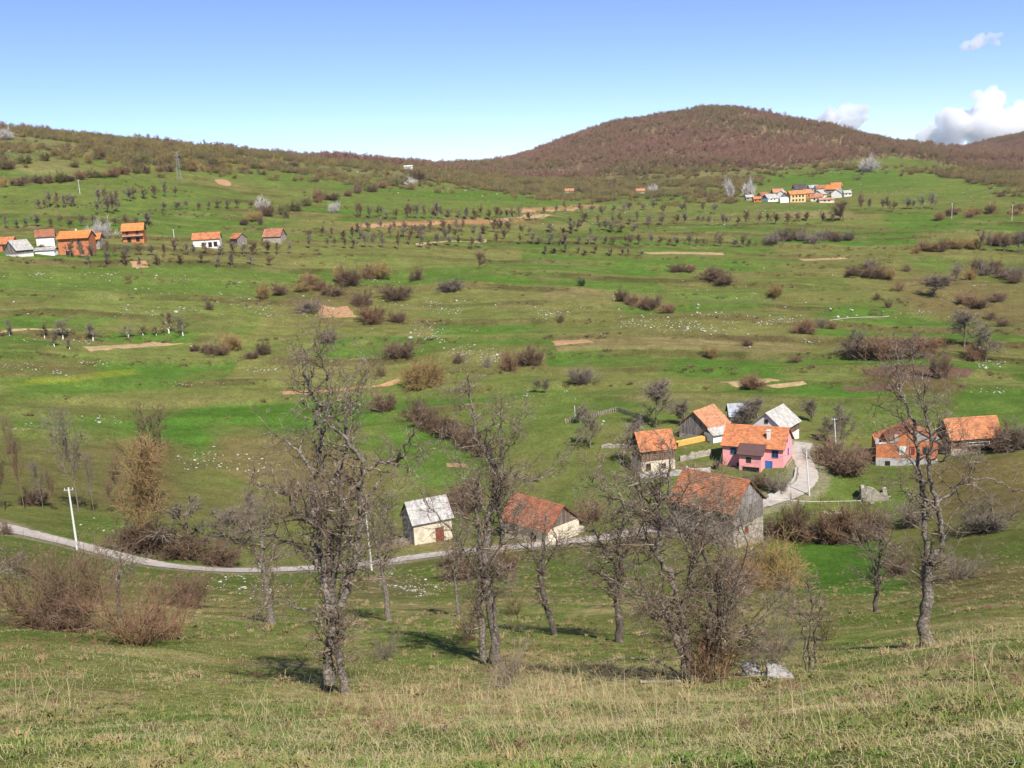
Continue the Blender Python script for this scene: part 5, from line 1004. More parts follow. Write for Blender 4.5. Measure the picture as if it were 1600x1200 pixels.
def flat_open(root, u, zc, w_, h_, y, frame, pane, nm='window'):
    mb = MB(); t = .1
    for a, b, c_, d in ((u - w_ / 2 - t, u - w_ / 2, zc - h_ / 2 - t, zc + h_ / 2 + t), (u + w_ / 2, u + w_ / 2 + t, zc - h_ / 2 - t, zc + h_ / 2 + t), (u - w_ / 2, u + w_ / 2, zc + h_ / 2, zc + h_ / 2 + t), (u - w_ / 2, u + w_ / 2, zc - h_ / 2 - t, zc - h_ / 2)): mb.box(a, b, y - .05, y + .02, c_, d)
    o = mb.build(nm, frame, root); mb = MB(); mb.box(u - w_ / 2, u + w_ / 2, y - .02, y + .03, zc - h_ / 2, zc + h_ / 2); mb.build('pane', pane, o)
flat_open(bh, -.6, 2.75, 1.1, 1.4, 0, 'white_wood', 'white_wood'); flat_open(bh, .9, 2.75, .7, 1.3, 0, 'red_door', 'red_door'); flat_open(bh, -3.2, .3, .9, .9, 0, 'concrete', 'dark_inside'); flat_open(bh, 3.2, 2.75, .9, 1.2, 0, 'brown_wood', 'glass')
# ---- left hamlet
house('orange_house', 'large two storey orange brick house in the left hamlet', (117, 399), 4, 10.4, 8.0, 6.3, 2.0, 'hollow_brick', 'tile_orange', (.72, .25, .08), gable='hollow_brick', seed=13, ov=.9, ops=[('F', 1.8, 4.6, 1.0, 1.4, WB), ('F', -.4, 4.7, .8, .8, WB), ('F', 2.6, 1.1, 1.4, 1.4, WB), ('F', -1.8, .9, 2.4, 1.6, dict(kind='door', frame='concrete', pane='dark_inside'))], chimneys=[(0, .6, .5, 1.0, 'white_render')])
house('house_wing', 'orange roofed wing right of the large orange house', (140, 388), 4, 7.5, 5, 3.3, 1.8, 'rubble_stone', 'tile_orange', (.66, .23, .08), gable='planks', seed=14)
house('board_barn', 'grey boarded barn with pale gable roof in the left hamlet', (40, 401), 62, 6.5, 6.0, 2.6, 3.0, 'white_render', 'grey_roof', GREY_A, hb=1.0, upc=WOOD_G, gc=WOOD_G, cat='barn', seed=15, ops=[('L', 1.5, .2, .9, .9, D_IN)])
house('low_shed', 'low shed with grey roof between grey barn and orange house', (70, 398), 4, 6.6, 4, 1.6, .7, 'planks', 'grey_roof', GREY_B, gable='planks', cat='shed', seed=16)
house('white_house', 'white walled house with dark red roof behind the low shed', (72, 385), 20, 6, 6, 3.6, 2.2, 'white_render', 'tile_old', TILE_OLD, seed=17)
house('edge_house', 'orange roofed house at the left picture edge', (-2, 393), 3, 9, 6, 2.6, 2.0, 'hollow_brick', 'tile_orange', TILE_O, seed=18, ops=[('F', 2, 1.2, 1, 1.1, WB)])
house('edge_shed', 'small pinkish roofed shed right of the edge house', (22, 392), 3, 4.2, 4, 2.0, 1.4, 'planks', 'tile_orange', (.6, .3, .18), gable='planks', cat='shed', seed=19)
bl = house('balcony_house', 'two storey brick house with long balcony and orange roof', (209, 379), 12, 7.6, 7.6, 4.9, 2.1, 'hollow_brick', 'tile_orange', (.70, .26, .09), seed=20, ov=1.0, ops=[('F', -2, 3.7, .9, 1.3, WB), ('F', 1.6, 3.7, .9, 1.3, WB), ('L', 0, 3.6, 1, 1.2, WB), ('F', -1.5, 1.1, 1.2, 1.6, D_IN), ('F', 1.6, 1.1, 1.2, 1.4, D_IN)])
mb = MB(); mb.box(-3.8, 3.8, -5.0, -3.79, 2.45, 2.62); mb.build('balcony_floor', 'concrete', bl)
mb = MB(); mb.box(-3.8, 3.8, -5.0, -4.92, 3.35, 3.45)
for k in range(11): mb.box(-3.78 + k * .75, -3.72 + k * .75, -4.98, -4.93, 2.62, 3.35)
mb.build('railing', 'brown_wood', bl)
house('long_white_house', 'long whitewashed house with red roof, left one of the right pair', (323, 387), 8, 10.0, 6.0, 3.4, 2.1, 'white_render', 'tile_old', (.60, .22, .10), seed=21, ops=[('F', -1.2, 1.3, 1.0, 1.3, D_IN), ('F', 1.4, 1.1, 1.2, 1.7, D_IN), ('F', 3.4, 1.2, 1.2, 1.7, D_IN)])
house('shed', 'small boarded shed with orange roof beside the long white house', (366, 383), -40, 5.0, 4.4, 2.8, 1.7, 'rubble_stone', 'tile_old', (.58, .23, .10), hb=.6, upc=WOOD_G, gc=WOOD_G, cat='shed', seed=22)
house('stone_cottage', 'grey stone cottage with steep reddish roof, rightmost of the left hamlet', (425, 379), -10, 7.4, 6.4, 2.6, 2.7, 'rubble_stone', 'tile_old', (.44, .19, .12), gable='planks', gc=WOOD_G, seed=23)
house('ridge_house', 'tiny white house on the ridge skyline', (638, 268), 0, 7, 5, 4.0, .8, 'white_render', 'grey_roof', (.75, .74, .72), seed=24, nx=6)
# ---- far right hamlet
FH = [(1247, 316, 2, 9.5, 7.0, 5.0, 1.8, 'yellow_render', 'tile_orange', (.68, .26, .09), 'yellow two storey house at the front of the far hamlet'),
 (1233, 316, 70, 6, 5, 3.4, 2.6, 'planks', 'tile_old', TILE_OLD, 'dark gabled barn left of the yellow house'),
 (1251, 302, 3, 8, 6, 3.0, 3.0, 'planks', 'grey_roof', (.09, .07, .07), 'black roofed barn behind the yellow house'),
 (1217, 309, 2, 7, 6, 3.6, 2.2, 'rubble_stone', 'tile_orange', TILE_PALE, 'orange roofed house left of the black roofed barn'),
 (1208, 315, 25, 8, 6, 2.2, 2.4, 'planks', 'grey_roof', GREY_B, 'long grey roofed barn at the left of the far hamlet'),
 (1196, 311, 15, 6, 5, 2.4, 2.0, 'rubble_stone', 'tile_old', TILE_OLD, 'brown tiled shed at the left of the far hamlet'),
 (1184, 316, 0, 5, 4, 2.2, 1.3, 'hollow_brick', 'tile_orange', TILE_O, 'small orange shed at the left end of the far hamlet'),
 (1172, 313, 0, 5, 4, 2.2, 1.3, 'rubble_stone', 'grey_roof', GREY_A, 'small white shed at the left end of the far hamlet'),
 (1228, 309, 60, 6, 5, 3.0, 2.0, 'white_render', 'grey_roof', GREY_A, 'white gabled house with grey roof left of the yellow house'),
 (1266, 309, 30, 7, 6, 3.2, 2.2, 'hollow_brick', 'tile_orange', TILE_PALE, 'pale orange house right of the yellow house'),
 (1276, 315, -15, 7, 6, 2.6, 2.0, 'cream_render', 'tile_old', (.5, .24, .14), 'cream shed with brown red roof in the far hamlet'),
 (1272, 300, 0, 6, 5, 3.0, 1.6, 'concrete', 'grey_roof', GREY_M, 'bluish tin roofed shed at the back of the far hamlet'),
 (1288, 309, 50, 7, 6, 2.6, 2.2, 'white_render', 'grey_roof', GREY_A, 'grey roofed house in the middle right of the far hamlet'),
 (1285, 302, 0, 8, 6, 3.4, 2.0, 'cream_render', 'tile_orange', TILE_OLD, 'dull red roofed house at the back right of the far hamlet'),
 (1300, 305, -35, 9, 7, 4.0, 2.6, 'rubble_stone', 'tile_orange', (.72, .25, .09), 'long bright orange roofed house at the right of the far hamlet'),
 (1308, 298, 0, 7, 6, 3.4, 2.0, 'cream_render', 'tile_orange', TILE_O, 'orange roofed house at the back right end of the far hamlet'),
 (1292, 317, 0, 9, 4, 2.0, .9, 'cream_render', 'tile_old', (.5, .28, .18), 'long low cream walled shed at the front right of the far hamlet'),
 (1315, 308, 65, 6, 6, 3.0, 2.2, 'white_render', 'grey_roof', GREY_B, 'grey gabled house at the right end of the far hamlet'),
 (1325, 307, 10, 5, 4, 2.4, 1.4, 'white_render', 'grey_roof', GREY_A, 'small white house last on the right of the far hamlet')]
for k, (x, y, rot, L_, W_, hw_, hr2, wl, rf, rc_, lb) in enumerate(FH):
    ops = [('F', u, z, .9, 1.1, WB) for z in (1.3, 3.7) for u in (-3, -1, 1, 3)] if k == 0 else [('F', -1.3, 1.5, .8, 1.0, WB), ('F', 1.3, 1.5, .8, 1.0, WB)]
    house('hamlet_house', lb, (x, y), rot, L_, W_, hw_, hr2, wl, rf, rc_, seed=40 + k, nx=8, course=.5, ops=ops, group='houses of the far right hamlet', gable='planks' if wl == 'planks' else None, cat='house')
for x, y, lb in ((890, 303, 'tiny orange roofed hut at the foot of the wooded hill'), (1001, 303, 'tiny pale hut at the foot of the wooded hill')):
    house('hut', lb, (x, y), 0, 6, 4, 2.2, 1.4, 'cream_render', 'tile_orange', TILE_PALE, seed=70, nx=5, course=.6, cat='hut')

# ------------------------------------------------------------------ poles, mast, wires
POLES = []
def pole(base, hpx, label, lean=0.0, arm=True, rad=.13):
    p = hit(*base); d = float(np.linalg.norm(p - C0)); h = hpx * d / FPX
    root = empty('utility_pole', p, math.radians(10)); tag(root, label, 'pole', 'white concrete poles')
    tip = (lean * h, 0, h); mb = MB(); mb.tube((0, 0, -.5), tip, rad, rad * .62, 10); mb.build('shaft', 'pole_concrete', root)
    if arm:
        mb = MB(); mb.box(lean * h - .55, lean * h + .55, -.05, .05, h - .35, h - .25); mb.build('crossarm', 'steel', root)
        for u in (-.45, .45):
            mb = MB(); mb.tube((lean * h + u, 0, h - .25), (lean * h + u, 0, h - .05), .05, .04, 6); mb.build('insulator', 'white_paint', root)
    POLES.append(np.array([p[0], p[1], p[2] + h - .1])); return root
pole((121, 859), 92, 'white concrete pole beside the lane at far left', 0, True, .15)
pole((581, 891), 93, 'white concrete pole beside the lane behind the big tree', -.02, False, .14)
pole((1265, 774), 72, 'white concrete pole at the lane bend below the pink house', -.09, False, .13)
pole((1307, 712), 58, 'white concrete pole with crossarm behind the dark bush', -.07, True, .13)
pole((899, 657), 24, 'short white post at the paling fence corner', -.02, False, .10)
pole((125, 303), 20, 'thin pale pole high on the left hill', 0, True, .12)
pole((272, 371), 12, 'small pale pole right of the balcony house', 0, True, .15)
pole((1487, 342), 22, 'thin pale pole on the upper right pasture', 0, True, .12)
pole((1581, 345), 22, 'thin pale pole near the right edge', 0, True, .12)
mat('wire', (.06, .06, .06), var=0)
def wire(a, b, sag, label):
    t = np.linspace(0, 1, 24)[:, None]; P_ = a * (1 - t) + b * t; P_[:, 2] -= sag * 4 * (t * (1 - t))[:, 0]
    tb = Twigs(); tb.tubes(P_[None], np.full((1, 24), .02), 3); tag(link('power_line', tb.mesh('power_line'), M['wire']), label, 'wire')
p0 = hit(-60, 800); wire(np.array([p0[0], p0[1], p0[2] + 7.5]), POLES[0], 1.0, 'thin dark power line left of the far left pole')
wire(POLES[0], POLES[1], 1.4, 'thin dark power line between the two lane poles'); wire(POLES[1], POLES[2], 1.8, 'thin dark power line from the lane pole to the bend pole'); wire(POLES[2], POLES[3], .7, 'thin dark power line between the bend pole and the crossarm pole')
p = hit(281, 285); d = float(np.linalg.norm(p - C0)); h = 44 * d / FPX
mast = empty('lattice_mast', p); tag(mast, 'grey steel lattice mast on the left hillside', 'mast')
mb = MB()
for sx, sy in ((-1, -1), (1, -1), (1, 1), (-1, 1)): mb.tube((sx * 1.2, sy * 1.2, -.5), (sx * .25, sy * .25, h), .035, .03, 5)
mb.build('legs', 'steel', mast); mb = MB(); nb = 9
for k in range(nb):
    z0, z1 = h * k / nb, h * (k + 1) / nb; w0, w1 = 1.2 - .95 * k / nb, 1.2 - .95 * (k + 1) / nb; C4 = ((-1, -1), (1, -1), (1, 1), (-1, 1))
    for i in range(4):
        a, b = C4[i], C4[(i + 1) % 4]; mb.tube((a[0] * w0, a[1] * w0, z0), (b[0] * w1, b[1] * w1, z1), .015, .015, 4); mb.tube((b[0] * w0, b[1] * w0, z0), (a[0] * w1, a[1] * w1, z1), .015, .015, 4)
mb.build('bracing', 'steel', mast)
mb = MB()
for z in (.75, .87, .98): mb.tube((-1.8, 0, h * z), (1.8, 0, h * z), .06, .06, 5)
mb.build('crossarm', 'steel', mast)

# ------------------------------------------------------------------ walls, fence, timber, rubble near the farm
def px_line(pts, n=6): return catmull(np.array([hit(*p)[:2] for p in pts]), n)
def stone_wall(label, pts, h, th, m='rubble_stone', name='stone_wall', seed=0):
    c_ = px_line(pts, 5); t = np.gradient(c_, axis=0); t /= np.linalg.norm(t, axis=1)[:, None]; nr = np.stack([t[:, 1], -t[:, 0]], 1); mb = MB(); rr = np.random.default_rng(seed); n = len(c_)
    hs = h * (1 + .18 * rr.normal(size=n)); zz = ground_z(c_[:, 0], c_[:, 1])
    for i in range(n - 1):
        A = [c_[i] - nr[i] * th / 2, c_[i + 1] - nr[i + 1] * th / 2, c_[i + 1] + nr[i + 1] * th / 2, c_[i] + nr[i] * th / 2]; lo = [zz[i] - .6, zz[i + 1] - .6, zz[i + 1] - .6, zz[i] - .6]; hi = [zz[i] + hs[i], zz[i + 1] + hs[i + 1], zz[i + 1] + hs[i + 1] * .95, zz[i] + hs[i] * .95]
        b = len(mb.v); mb.v += [(A[k][0], A[k][1], lo[k]) for k in range(4)] + [(A[k][0], A[k][1], hi[k]) for k in range(4)]; mb.c += [(1, 1, 1)] * 8
        for f_ in ((4, 5, 6, 7), (0, 1, 5, 4), (2, 3, 7, 6)) + (((3, 0, 4, 7),) if i == 0 else ()) + (((1, 2, 6, 5),) if i == n - 2 else ()): mb.f.append(tuple(b + k for k in f_))
    return tag(mb.build(name, m), label, 'wall')
stone_wall('pinkish rubble wall between the boarded barn and the pink house', [(1062, 721), (1085, 716), (1110, 711)], 1.0, .5, seed=2)
stone_wall('grey retaining wall below the boarded barn', [(1000, 748), (1040, 744), (1080, 741), (1110, 738)], 1.0, .5, 'concrete', 'retaining_wall', seed=3)
stone_wall('low pale wall left of the boarded barn', [(940, 700), (965, 699), (985, 700)], .7, .5, seed=4)
stone_wall('cream garden wall right of the lane house', [(860, 846), (890, 838), (912, 830)], .8, .3, 'cream_render', 'garden_wall', seed=5)
stone_wall('curved low wall along the lane below the pink house', [(1200, 779), (1225, 768), (1240, 752), (1244, 735)], .5, .3, 'concrete', 'lane_wall', seed=6)
stone_wall('thin pale line of kerb stones in the far right pasture', [(1296, 501), (1340, 496), (1390, 494)], .12, .2, 'limestone', 'dry_stone_wall', seed=7)
stone_wall('pale dry stone wall on the knoll behind the burnt plot', [(1415, 552), (1435, 554), (1460, 558)], .5, .4, 'rubble_stone', 'dry_stone_wall', seed=8)
# white pipe rail on posts
c_ = px_line([(1205, 787), (1255, 790), (1310, 790), (1345, 789)], 4); z = ground_z(c_[:, 0], c_[:, 1])
rl = empty('pipe_rail', (c_[0][0], c_[0][1], z[0])); tag(rl, 'white pipe rail above the hedge right of the lane', 'rail'); of = np.array([c_[0][0], c_[0][1], z[0]])
tb = Twigs(); tb.tubes((np.column_stack([c_, z + .75]) - of)[None], np.full((1, len(c_)), .035), 6); link('pipe', tb.mesh('pipe'), M['white_paint'], rl)
for k in range(0, len(c_), 2):
    mb = MB(); q0 = np.array([c_[k][0], c_[k][1], z[k]]) - of; mb.tube(q0 - [0, 0, .3], q0 + [0, 0, .74], .04, .04, 6); mb.build('post', 'steel', rl)
# paling fence, every paling a board
def fence(label, pts, h=1.1, gap=.55, c=(.30, .26, .22)):
    c_ = px_line(pts, 30); seg_ = np.r_[0, np.cumsum(np.linalg.norm(np.diff(c_, axis=0), axis=1))]; n = int(seg_[-1] / gap); s = np.linspace(0, seg_[-1], n); X = np.interp(s, seg_, c_[:, 0]); Y = np.interp(s, seg_, c_[:, 1]); Z = ground_z(X, Y)
    root = empty('paling_fence', (X[0], Y[0], Z[0])); tag(root, label, 'fence'); o0 = np.array([X[0], Y[0], Z[0]])
    mb = MB(); mb.box(-.16, .16, -.02, .02, -.1, h); me = mb.build('paling', 'planks', root).data
    at = me.attributes['Col']; at.data.foreach_set('color', np.tile(np.array([*c, 1], np.float32), len(me.vertices)))
    for k in range(1, n):
        o = link('paling', me, None, root); o.location = np.array([X[k], Y[k], Z[k]]) - o0; o.rotation_euler = (hr_.uniform(-.06, .06), hr_.uniform(-.06, .06), math.atan2(Y[k] - Y[k - 1], X[k] - X[k - 1])); o.scale = (hr_.uniform(.7, 1.2), 1, hr_.uniform(.8, 1.1))
    for zr_ in (.35, .85):
        tb = Twigs(); tb.tubes((np.column_stack([X, Y, Z + zr_]) - o0)[None], np.full((1, n), .04), 4); ro_ = link('rail', tb.mesh('rail'), M['brown_wood'], root)
fence('weathered paling fence running up to the farm in the green slope', [(884, 661), (910, 655), (940, 649), (962, 643), (985, 650), (1005, 656)])
# stack of yellow boards
A = hit(1058, 698); B_ = hit(1104, 688); A[2] += .15; B_[2] += .15; dv = B_ - A; Ls = float(np.linalg.norm(dv[:2]))
st_ = empty('timber_stack', (A + B_) / 2, math.atan2(dv[1], dv[0])); st_.rotation_euler = (0, -math.atan2(dv[2], Ls), math.atan2(dv[1], dv[0])); tag(st_, 'stack of fresh yellow boards behind the boarded barn', 'boards')
for k in range(12):
    j = hr_.uniform(.85, 1.1); mb = MB(); mb.box(-Ls / 2 + hr_.uniform(-.15, .15), Ls / 2 + hr_.uniform(-.15, .15), -.6 + .4 * (k % 3), -.23 + .4 * (k % 3), .22 * (k // 3), .2 + .22 * (k // 3), (.74 * j, .46 * j, .13 * j)); mb.build('board', 'yellow_plank', st_)
# ruin with rubble
p = hit(1372, 782); ru = empty('stone_ruin', p, math.radians(-15)); tag(ru, 'collapsed stone ruin with broken walls below the brick house', 'ruin')
mb = MB(); mb.prism([(-2.6, -.8), (1.6, -.8), (1.6, .6), (.9, 1.5), (.2, 1.1), (-.6, 2.0), (-1.6, 2.3), (-2.6, 1.9)], 'y', -.3, .3); mb.build('front_wall', 'rubble_stone', ru)
mb = MB(); mb.prism([(.3, -.8), (4.5, -.8), (4.5, .8), (3.0, 1.4), (1.5, 2.1), (.3, 1.6)], 'x', -2.6, -2.05); mb.build('side_wall', 'rubble_stone', ru)
mb = MB(); mb.prism([(.3, -.8), (4.5, -.8), (4.5, .9), (2.0, .4), (.3, .5)], 'x', 1.05, 1.6); mb.build('side_wall', 'rubble_stone', ru)
for k in range(46):
    v, f = rk[k % 5]; s = hr_.uniform(.15, .5); me = np_mesh('stone', v * s, tris=f) if k < 5 else None
    if me is not None:
        me.materials.append(M['rubble_stone']); rk_me = globals().setdefault('_rk_me', []); rk_me.append(me)
    o = link('stone', me or _rk_me[k % 5], None, ru); o.location = (hr_.uniform(-3.2, 3.5), hr_.uniform(-1.8, 3), hr_.uniform(-.35, .25)); o.rotation_euler = (hr_.uniform(0, 3), hr_.uniform(0, 3), hr_.uniform(0, 6))
p = hit(1308, 802); sh = empty('stone_heap', p); tag(sh, 'low heap of pale stones at the end of the pipe rail', 'stones')
for k in range(26):
    o = link('stone', _rk_me[k % 5], None, sh); o.location = (hr_.gauss(0, 1.6), hr_.gauss(0, .6), hr_.uniform(-.05, .3)); o.rotation_euler = (hr_.uniform(0, 3), hr_.uniform(0, 3), hr_.uniform(0, 6))
# brush pile by the small barn, log by the lane, wrapped white bale by the lane house
p = hit(628, 850); bp_ = empty('brush_pile', p); tag(bp_, 'pile of cut brushwood left of the small cream barn', 'brushwood')
r = np.random.default_rng(9); N = 260; a = r.uniform(0, 6.28, N); st = np.stack([r.normal(0, 1.6, N), r.normal(0, .8, N), r.uniform(0, .5, N)], 1); dr_ = np.stack([np.cos(a), np.sin(a), r.uniform(-.1, .3, N)], 1); P_, R_ = grow(r, st, dr_, r.uniform(1, 2.4, N), np.full(N, .03), np.full(N, .012), 5, .12, -.03); tb = Twigs(); tb.tubes(P_, R_, 4)
mat('dry_brush', (.40, .32, .25), var=.35, scale=2); link('branches', tb.mesh('branches'), M['dry_brush'], bp_)
def log(label, a, b, rad, m='lichen_bark', cut='cut_wood'):
    A = hit(*a); B_ = hit(*b); A[2] += rad * .8; B_[2] += rad * .8; r = np.random.default_rng(int(a[0])); t = np.linspace(0, 1, 9)[:, None]; P_ = A * (1 - t) + B_ * t + r.normal(0, rad * .25, (9, 3)); root = empty('log', A); tag(root, label, 'log')
    tb = Twigs(); tb.tubes((P_ - A)[None], np.full((1, 9), rad) * (1 + .08 * r.normal(size=(1, 9))), 9); link('bark', tb.mesh('bark'), M[m], root)
    for e in (0, 8):
        mb = MB(); d_ = unit(P_[min(e + 1, 8)] - P_[max(e - 1, 0)]) * .02; mb.tube(P_[e] - A - d_, P_[e] - A + d_, rad * .95, rad * .95, 9); mb.build('cut_end', cut, root)
log('grey log lying on the grass below the lane', (606, 884), (634, 880), .16)
log('pale bare log lying left of the sprawling tree', (1002, 1068), (1066, 1066), .05)
mb = MB(); p = hit(883, 838); ba = empty('wrapped_bale', p); tag(ba, 'white wrapped bale at the gable of the lane house', 'bale'); mb.tube((-.7, 0, .55), (.7, 0, .55), .6, .6, 18); mb.build('wrap', 'white_paint', ba)
mb = MB(); mb.tube((-.74, 0, .55), (-.7, 0, .55), .45, .6, 18); mb.tube((.7, 0, .55), (.74, 0, .55), .6, .45, 18); mb.build('folded_end', 'white_render', ba)
# two boulders at the sprawling tree
mat('boulder', (.46, .43, .40), var=.3, scale=4, col2=(.25, .235, .22), col2_scale=5, col2_lo=.5, col2_hi=.66, bump=.8)
for (x, y, s, sd, lb, sc) in ((1176, 1056, .30, 5, 'left smaller one of two pale boulders under the sprawling tree', (1, 1, .9)), (1212, 1064, .40, 8, 'right larger one of two pale boulders under the sprawling tree', (1.25, .9, .85))):
    v, f = rock_shape(700 + sd, 4, .8); nrm_ = unit(v); v = v + nrm_ * (.16 * (fbm(v[:, 0] * 3 + sd, v[:, 1] * 3 + v[:, 2] * 2, sd, 4) - .5))[:, None]; p = hit(x, y)
    o = link('boulder', np_mesh('boulder', v, tris=f), M['boulder']); o.location = (p[0], p[1], p[2] + s * .35); o.scale = (s * sc[0], s * sc[1], s * sc[2]); o.rotation_euler = (.1, .15, sd); tag(o, lb, 'boulder')
# arching fallen branch
b = hit(1062, 1062); d0 = math.hypot(b[0], b[1]); fb = empty('fallen_branch', b); tag(fb, 'pale lichened fallen branch arching left of the sprawling tree', 'branch')
P_ = limb_world([(1066, 1060), (1048, 1044), (1025, 1034), (1000, 1029), (970, 1029), (935, 1034)], d0, -.4, None); tb = Twigs(); tb.tubes((P_ - b)[None], np.linspace(.04, .015, len(P_))[None], 6); link('stem', tb.mesh('stem'), M['lichen_bark'], fb)
r = np.random.default_rng(4); st, dr_, pl, rr, t = spawn(r, P_[None], np.full((1, len(P_)), .02), 26, .2, 1); P2, R2 = grow(r, st, dr_, r.uniform(.1, .4, len(st)), np.full(len(st), .008), np.full(len(st), .003), 4, .2, 0); tb = Twigs(); tb.tubes(P2 - b, R2, 3); link('twigs', tb.mesh('twigs'), M['twig_wood'], fb)

# ------------------------------------------------------------------ clouds: lumpy closed bodies of droplets
def cloud_mat(name, dens):
    m = bpy.data.materials.new(name); m.use_nodes = True; t = m.node_tree; t.nodes.clear(); o = t.nodes.new('ShaderNodeOutputMaterial'); v = t.nodes.new('ShaderNodeVolumePrincipled')
    v.inputs['Color'].default_value = (1, 1, 1, 1); v.inputs['Density'].default_value = dens; v.inputs['Anisotropy'].default_value = 0.0; t.links.new(v.outputs[0], o.inputs['Volume']); M[name] = m
cloud_mat('cloud_thick', .022); cloud_mat('cloud_thin', .018)
def cloud(label, blobs, dist, seed, vox, m):
    r = np.random.default_rng(seed); v0, f0 = ico(3); V, F, off = [], [], 0
    for (x, y, rad) in blobs:
        v = ray(x, y); v = v / math.hypot(v[0], v[1]); R_ = rad * dist / FPX
        for k in range(16):
            c_ = C0 + v * dist + r.normal(size=3) * np.array([.45, .5, .26]) * R_; s = R_ * r.uniform(.26, .55)
            V.append(v0 * s + c_); F.append(f0 + off); off += len(v0)
    V = np.vstack(V); ctr = V.mean(0); me = np_mesh('cloud', V - ctr, tris=np.vstack(F), smooth=True)
    o = link('cloud', me, M[m], loc=ctr); tag(o, label, 'cloud')
    md = o.modifiers.new('fuse', 'REMESH'); md.mode = 'VOXEL'; md.voxel_size = vox; md.use_smooth_shade = True
    for k, (sz, st) in enumerate(((120, 50), (45, 30), (18, 14))):
        tx = bpy.data.textures.new('puff', 'CLOUDS'); tx.noise_scale = sz; tx.noise_depth = 3; dm = o.modifiers.new('puff', 'DISPLACE'); dm.texture = tx; dm.strength = st; dm.mid_level = .5; dm.texture_coords = 'LOCAL'
    return o
cloud('large bright cumulus cloud behind the right hill', [(1490, 205, 26), (1515, 190, 28), (1540, 168, 26), (1548, 152, 14), (1560, 200, 34), (1590, 180, 28), (1530, 215, 26), (1610, 200, 34), (1470, 222, 14), (1640, 185, 36), (1680, 205, 36)], 6500, 3, 13, 'cloud_thick')
cloud('small white cumulus cloud peeking over the wooded hill', [(1292, 186, 12), (1304, 184, 14), (1318, 180, 17), (1332, 177, 15), (1322, 194, 16), (1343, 172, 9), (1338, 188, 13)], 6500, 4, 8, 'cloud_thick')
cloud('small thin wisp of cloud at the top right', [(1508, 73, 6), (1524, 67, 9), (1540, 62, 10), (1554, 58, 7), (1556, 66, 6)], 6500, 5, 8, 'cloud_thin')
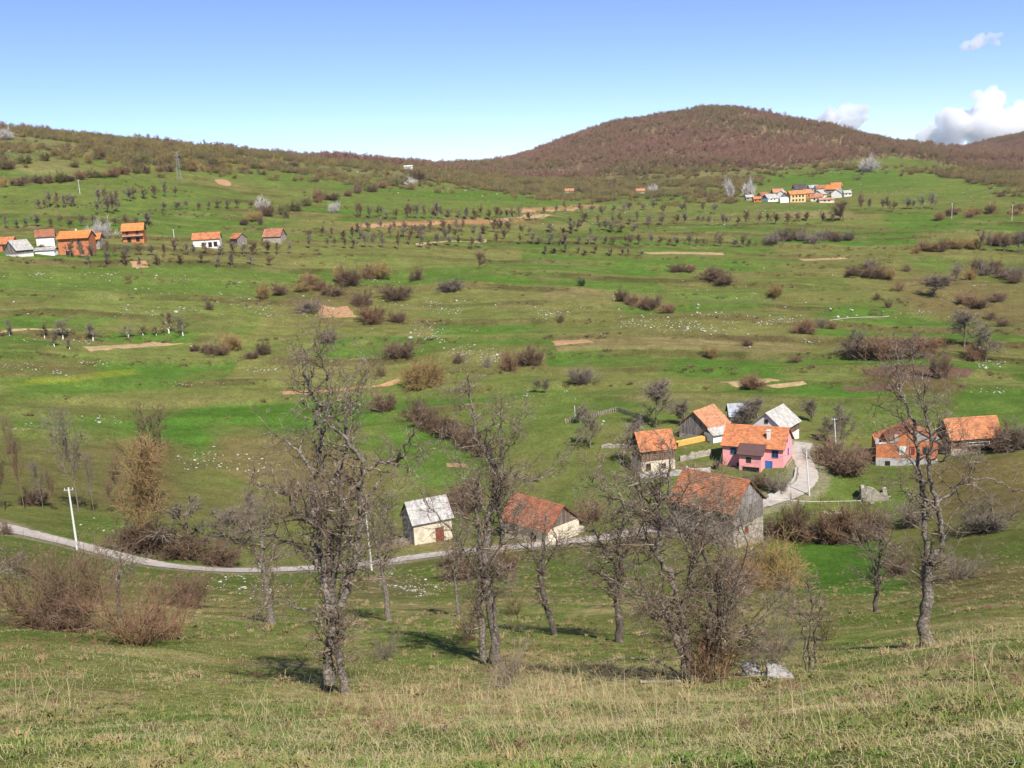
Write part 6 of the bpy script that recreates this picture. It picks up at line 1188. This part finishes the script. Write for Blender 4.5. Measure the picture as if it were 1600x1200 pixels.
# ------------------------------------------------------------------ grass on the near slope
mat('grass_blade', (1, 1, 1), attr=True, var=0, rough=.8)
def blades(name, label, n, dmin, dmax, hmin, hmax, wid, seed, power=1.0, segs=2, clump=None, straw=.4, keep=None):
    r = np.random.default_rng(seed)
    u = r.uniform(0, 1, n); d = dmin * (dmax / dmin) ** (u ** power); az = r.uniform(-math.radians(30), math.radians(30), n)
    x, y = d * np.sin(az), d * np.cos(az)
    if clump:
        c_ = fbm(x / clump, y / clump, seed + 3, 3); k = r.uniform(0, 1, n) < sstep(.3, .6, c_); x, y, d = x[k], y[k], d[k]
    if keep is not None:
        px_, py_ = project(np.stack([x, y, ground_z(x, y)], 1)); k = keep(px_, py_, r); x, y, d = x[k], y[k], d[k]
    n = len(x); z = ground_z(x, y)
    i = np.clip(np.searchsorted(D, d), 0, ND - 1); j = np.clip(np.searchsorted(az_all, np.arctan2(x, y)), 0, NA - 1); base = colr[i, j]
    st = fbm(x / 2.2, y / 1.8, seed + 7, 4); isd = r.uniform(0, 1, n) < np.clip(straw + 1.3 * (st - .5), .03, .97)
    gcol = np.stack([r.uniform(.07, .17, n), r.uniform(.135, .21, n), r.uniform(.018, .045, n)], 1); dcol = np.stack([r.uniform(.16, .40, n)] * 3, 1) * np.stack([np.ones(n), r.uniform(.70, .84, n), r.uniform(.40, .55, n)], 1)
    c = np.where(isd[:, None], dcol, gcol); c = c * 1.12 + base * .35
    h = r.uniform(hmin, hmax, n) * np.where(isd, 1.1, .9) * (.6 + .8 * fbm(x / 2.5, y / 2.5, seed + 11, 2)); a = r.uniform(0, 6.28, n); lean = np.where(isd, r.uniform(.2, 3.0, n), r.uniform(.1, .9, n))
    side = np.stack([-np.sin(a), np.cos(a), np.zeros(n)], 1); fw = np.stack([np.cos(a), np.sin(a), np.zeros(n)], 1); w_ = wid * r.uniform(.7, 1.3, n) * (1 + d / 34)
    p0 = np.stack([x, y, z - .02], 1); up = np.array([0, 0, 1.0])
    P = [p0, p0 + up * (h * .6)[:, None] + fw * (h * lean * .3)[:, None], p0 + up * (h * np.clip(1 - .33 * lean, .25, 1))[:, None] + fw * (h * lean)[:, None]]
    V = np.stack([P[0] - side * w_[:, None] / 2, P[0] + side * w_[:, None] / 2, P[1] - side * w_[:, None] * .4, P[1] + side * w_[:, None] * .4, P[2]], 1).reshape(-1, 3)
    b = np.arange(n) * 5; Q = np.stack([b, b + 1, b + 3, b + 2], 1); T = np.stack([b + 2, b + 3, b + 4], 1)
    o = link(name, np_mesh(name, V, Q, T, col=np.repeat(c, 5, 0)), M['grass_blade']); tag(o, label, 'grass', kind='stuff'); return o
blades('meadow_grass', 'short green and straw coloured grass covering the near slope', 170000, 4.5, 36, .03, .095, .0040, 5, power=.85, straw=.36)
blades('rough_grass', 'rough grass further down the near slope', 52000, 30, 80, .04, .11, .006, 6, power=.9, straw=.20)
def stalk_zone(px_, py_, r):
    zones = [(600, 1085, 80, 40, 1.0), (680, 1070, 60, 30, .8), (900, 1085, 160, 30, .9), (1050, 1075, 60, 25, .6), (60, 1090, 90, 30, .7), (1500, 1010, 110, 40, .5), (420, 1140, 60, 30, .3), (1000, 1130, 330, 50, .22), (1350, 1090, 220, 60, .16), (800, 1150, 200, 40, .22), (230, 1060, 120, 40, .15)]
    p = np.full(len(px_), .004)
    for cx, cy, rx, ry, a in zones: p = np.maximum(p, a * np.exp(-((px_ - cx) / rx) ** 2 - ((py_ - cy) / ry) ** 2))
    return r.uniform(0, 1, len(px_)) < p
blades('dry_stalks', 'tall dry straw stalks standing in clumps on the near slope', 24000, 5.5, 32, .15, .75, .0030, 8, straw=1.6, keep=stalk_zone)

# ------------------------------------------------------------------ air
hz = bpy.data.materials.new('haze'); hz.use_nodes = True; t = hz.node_tree; t.nodes.clear(); ov_ = t.nodes.new('ShaderNodeOutputMaterial'); pv = t.nodes.new('ShaderNodeVolumePrincipled')
pv.inputs['Color'].default_value = (.80, .88, 1.0, 1); pv.inputs['Density'].default_value = .00005; pv.inputs['Anisotropy'].default_value = .2; t.links.new(pv.outputs[0], ov_.inputs['Volume'])
zmin = float(Zw.min()) - 1.5; zmax = float(Zw.max()) + 20
mb = MB(); mb.box(-4100, 4100, -4100, 4100, zmin, zmax); ho = mb.build('haze', hz); tag(ho, 'thin bluish spring haze over the valley', 'haze', kind='stuff')
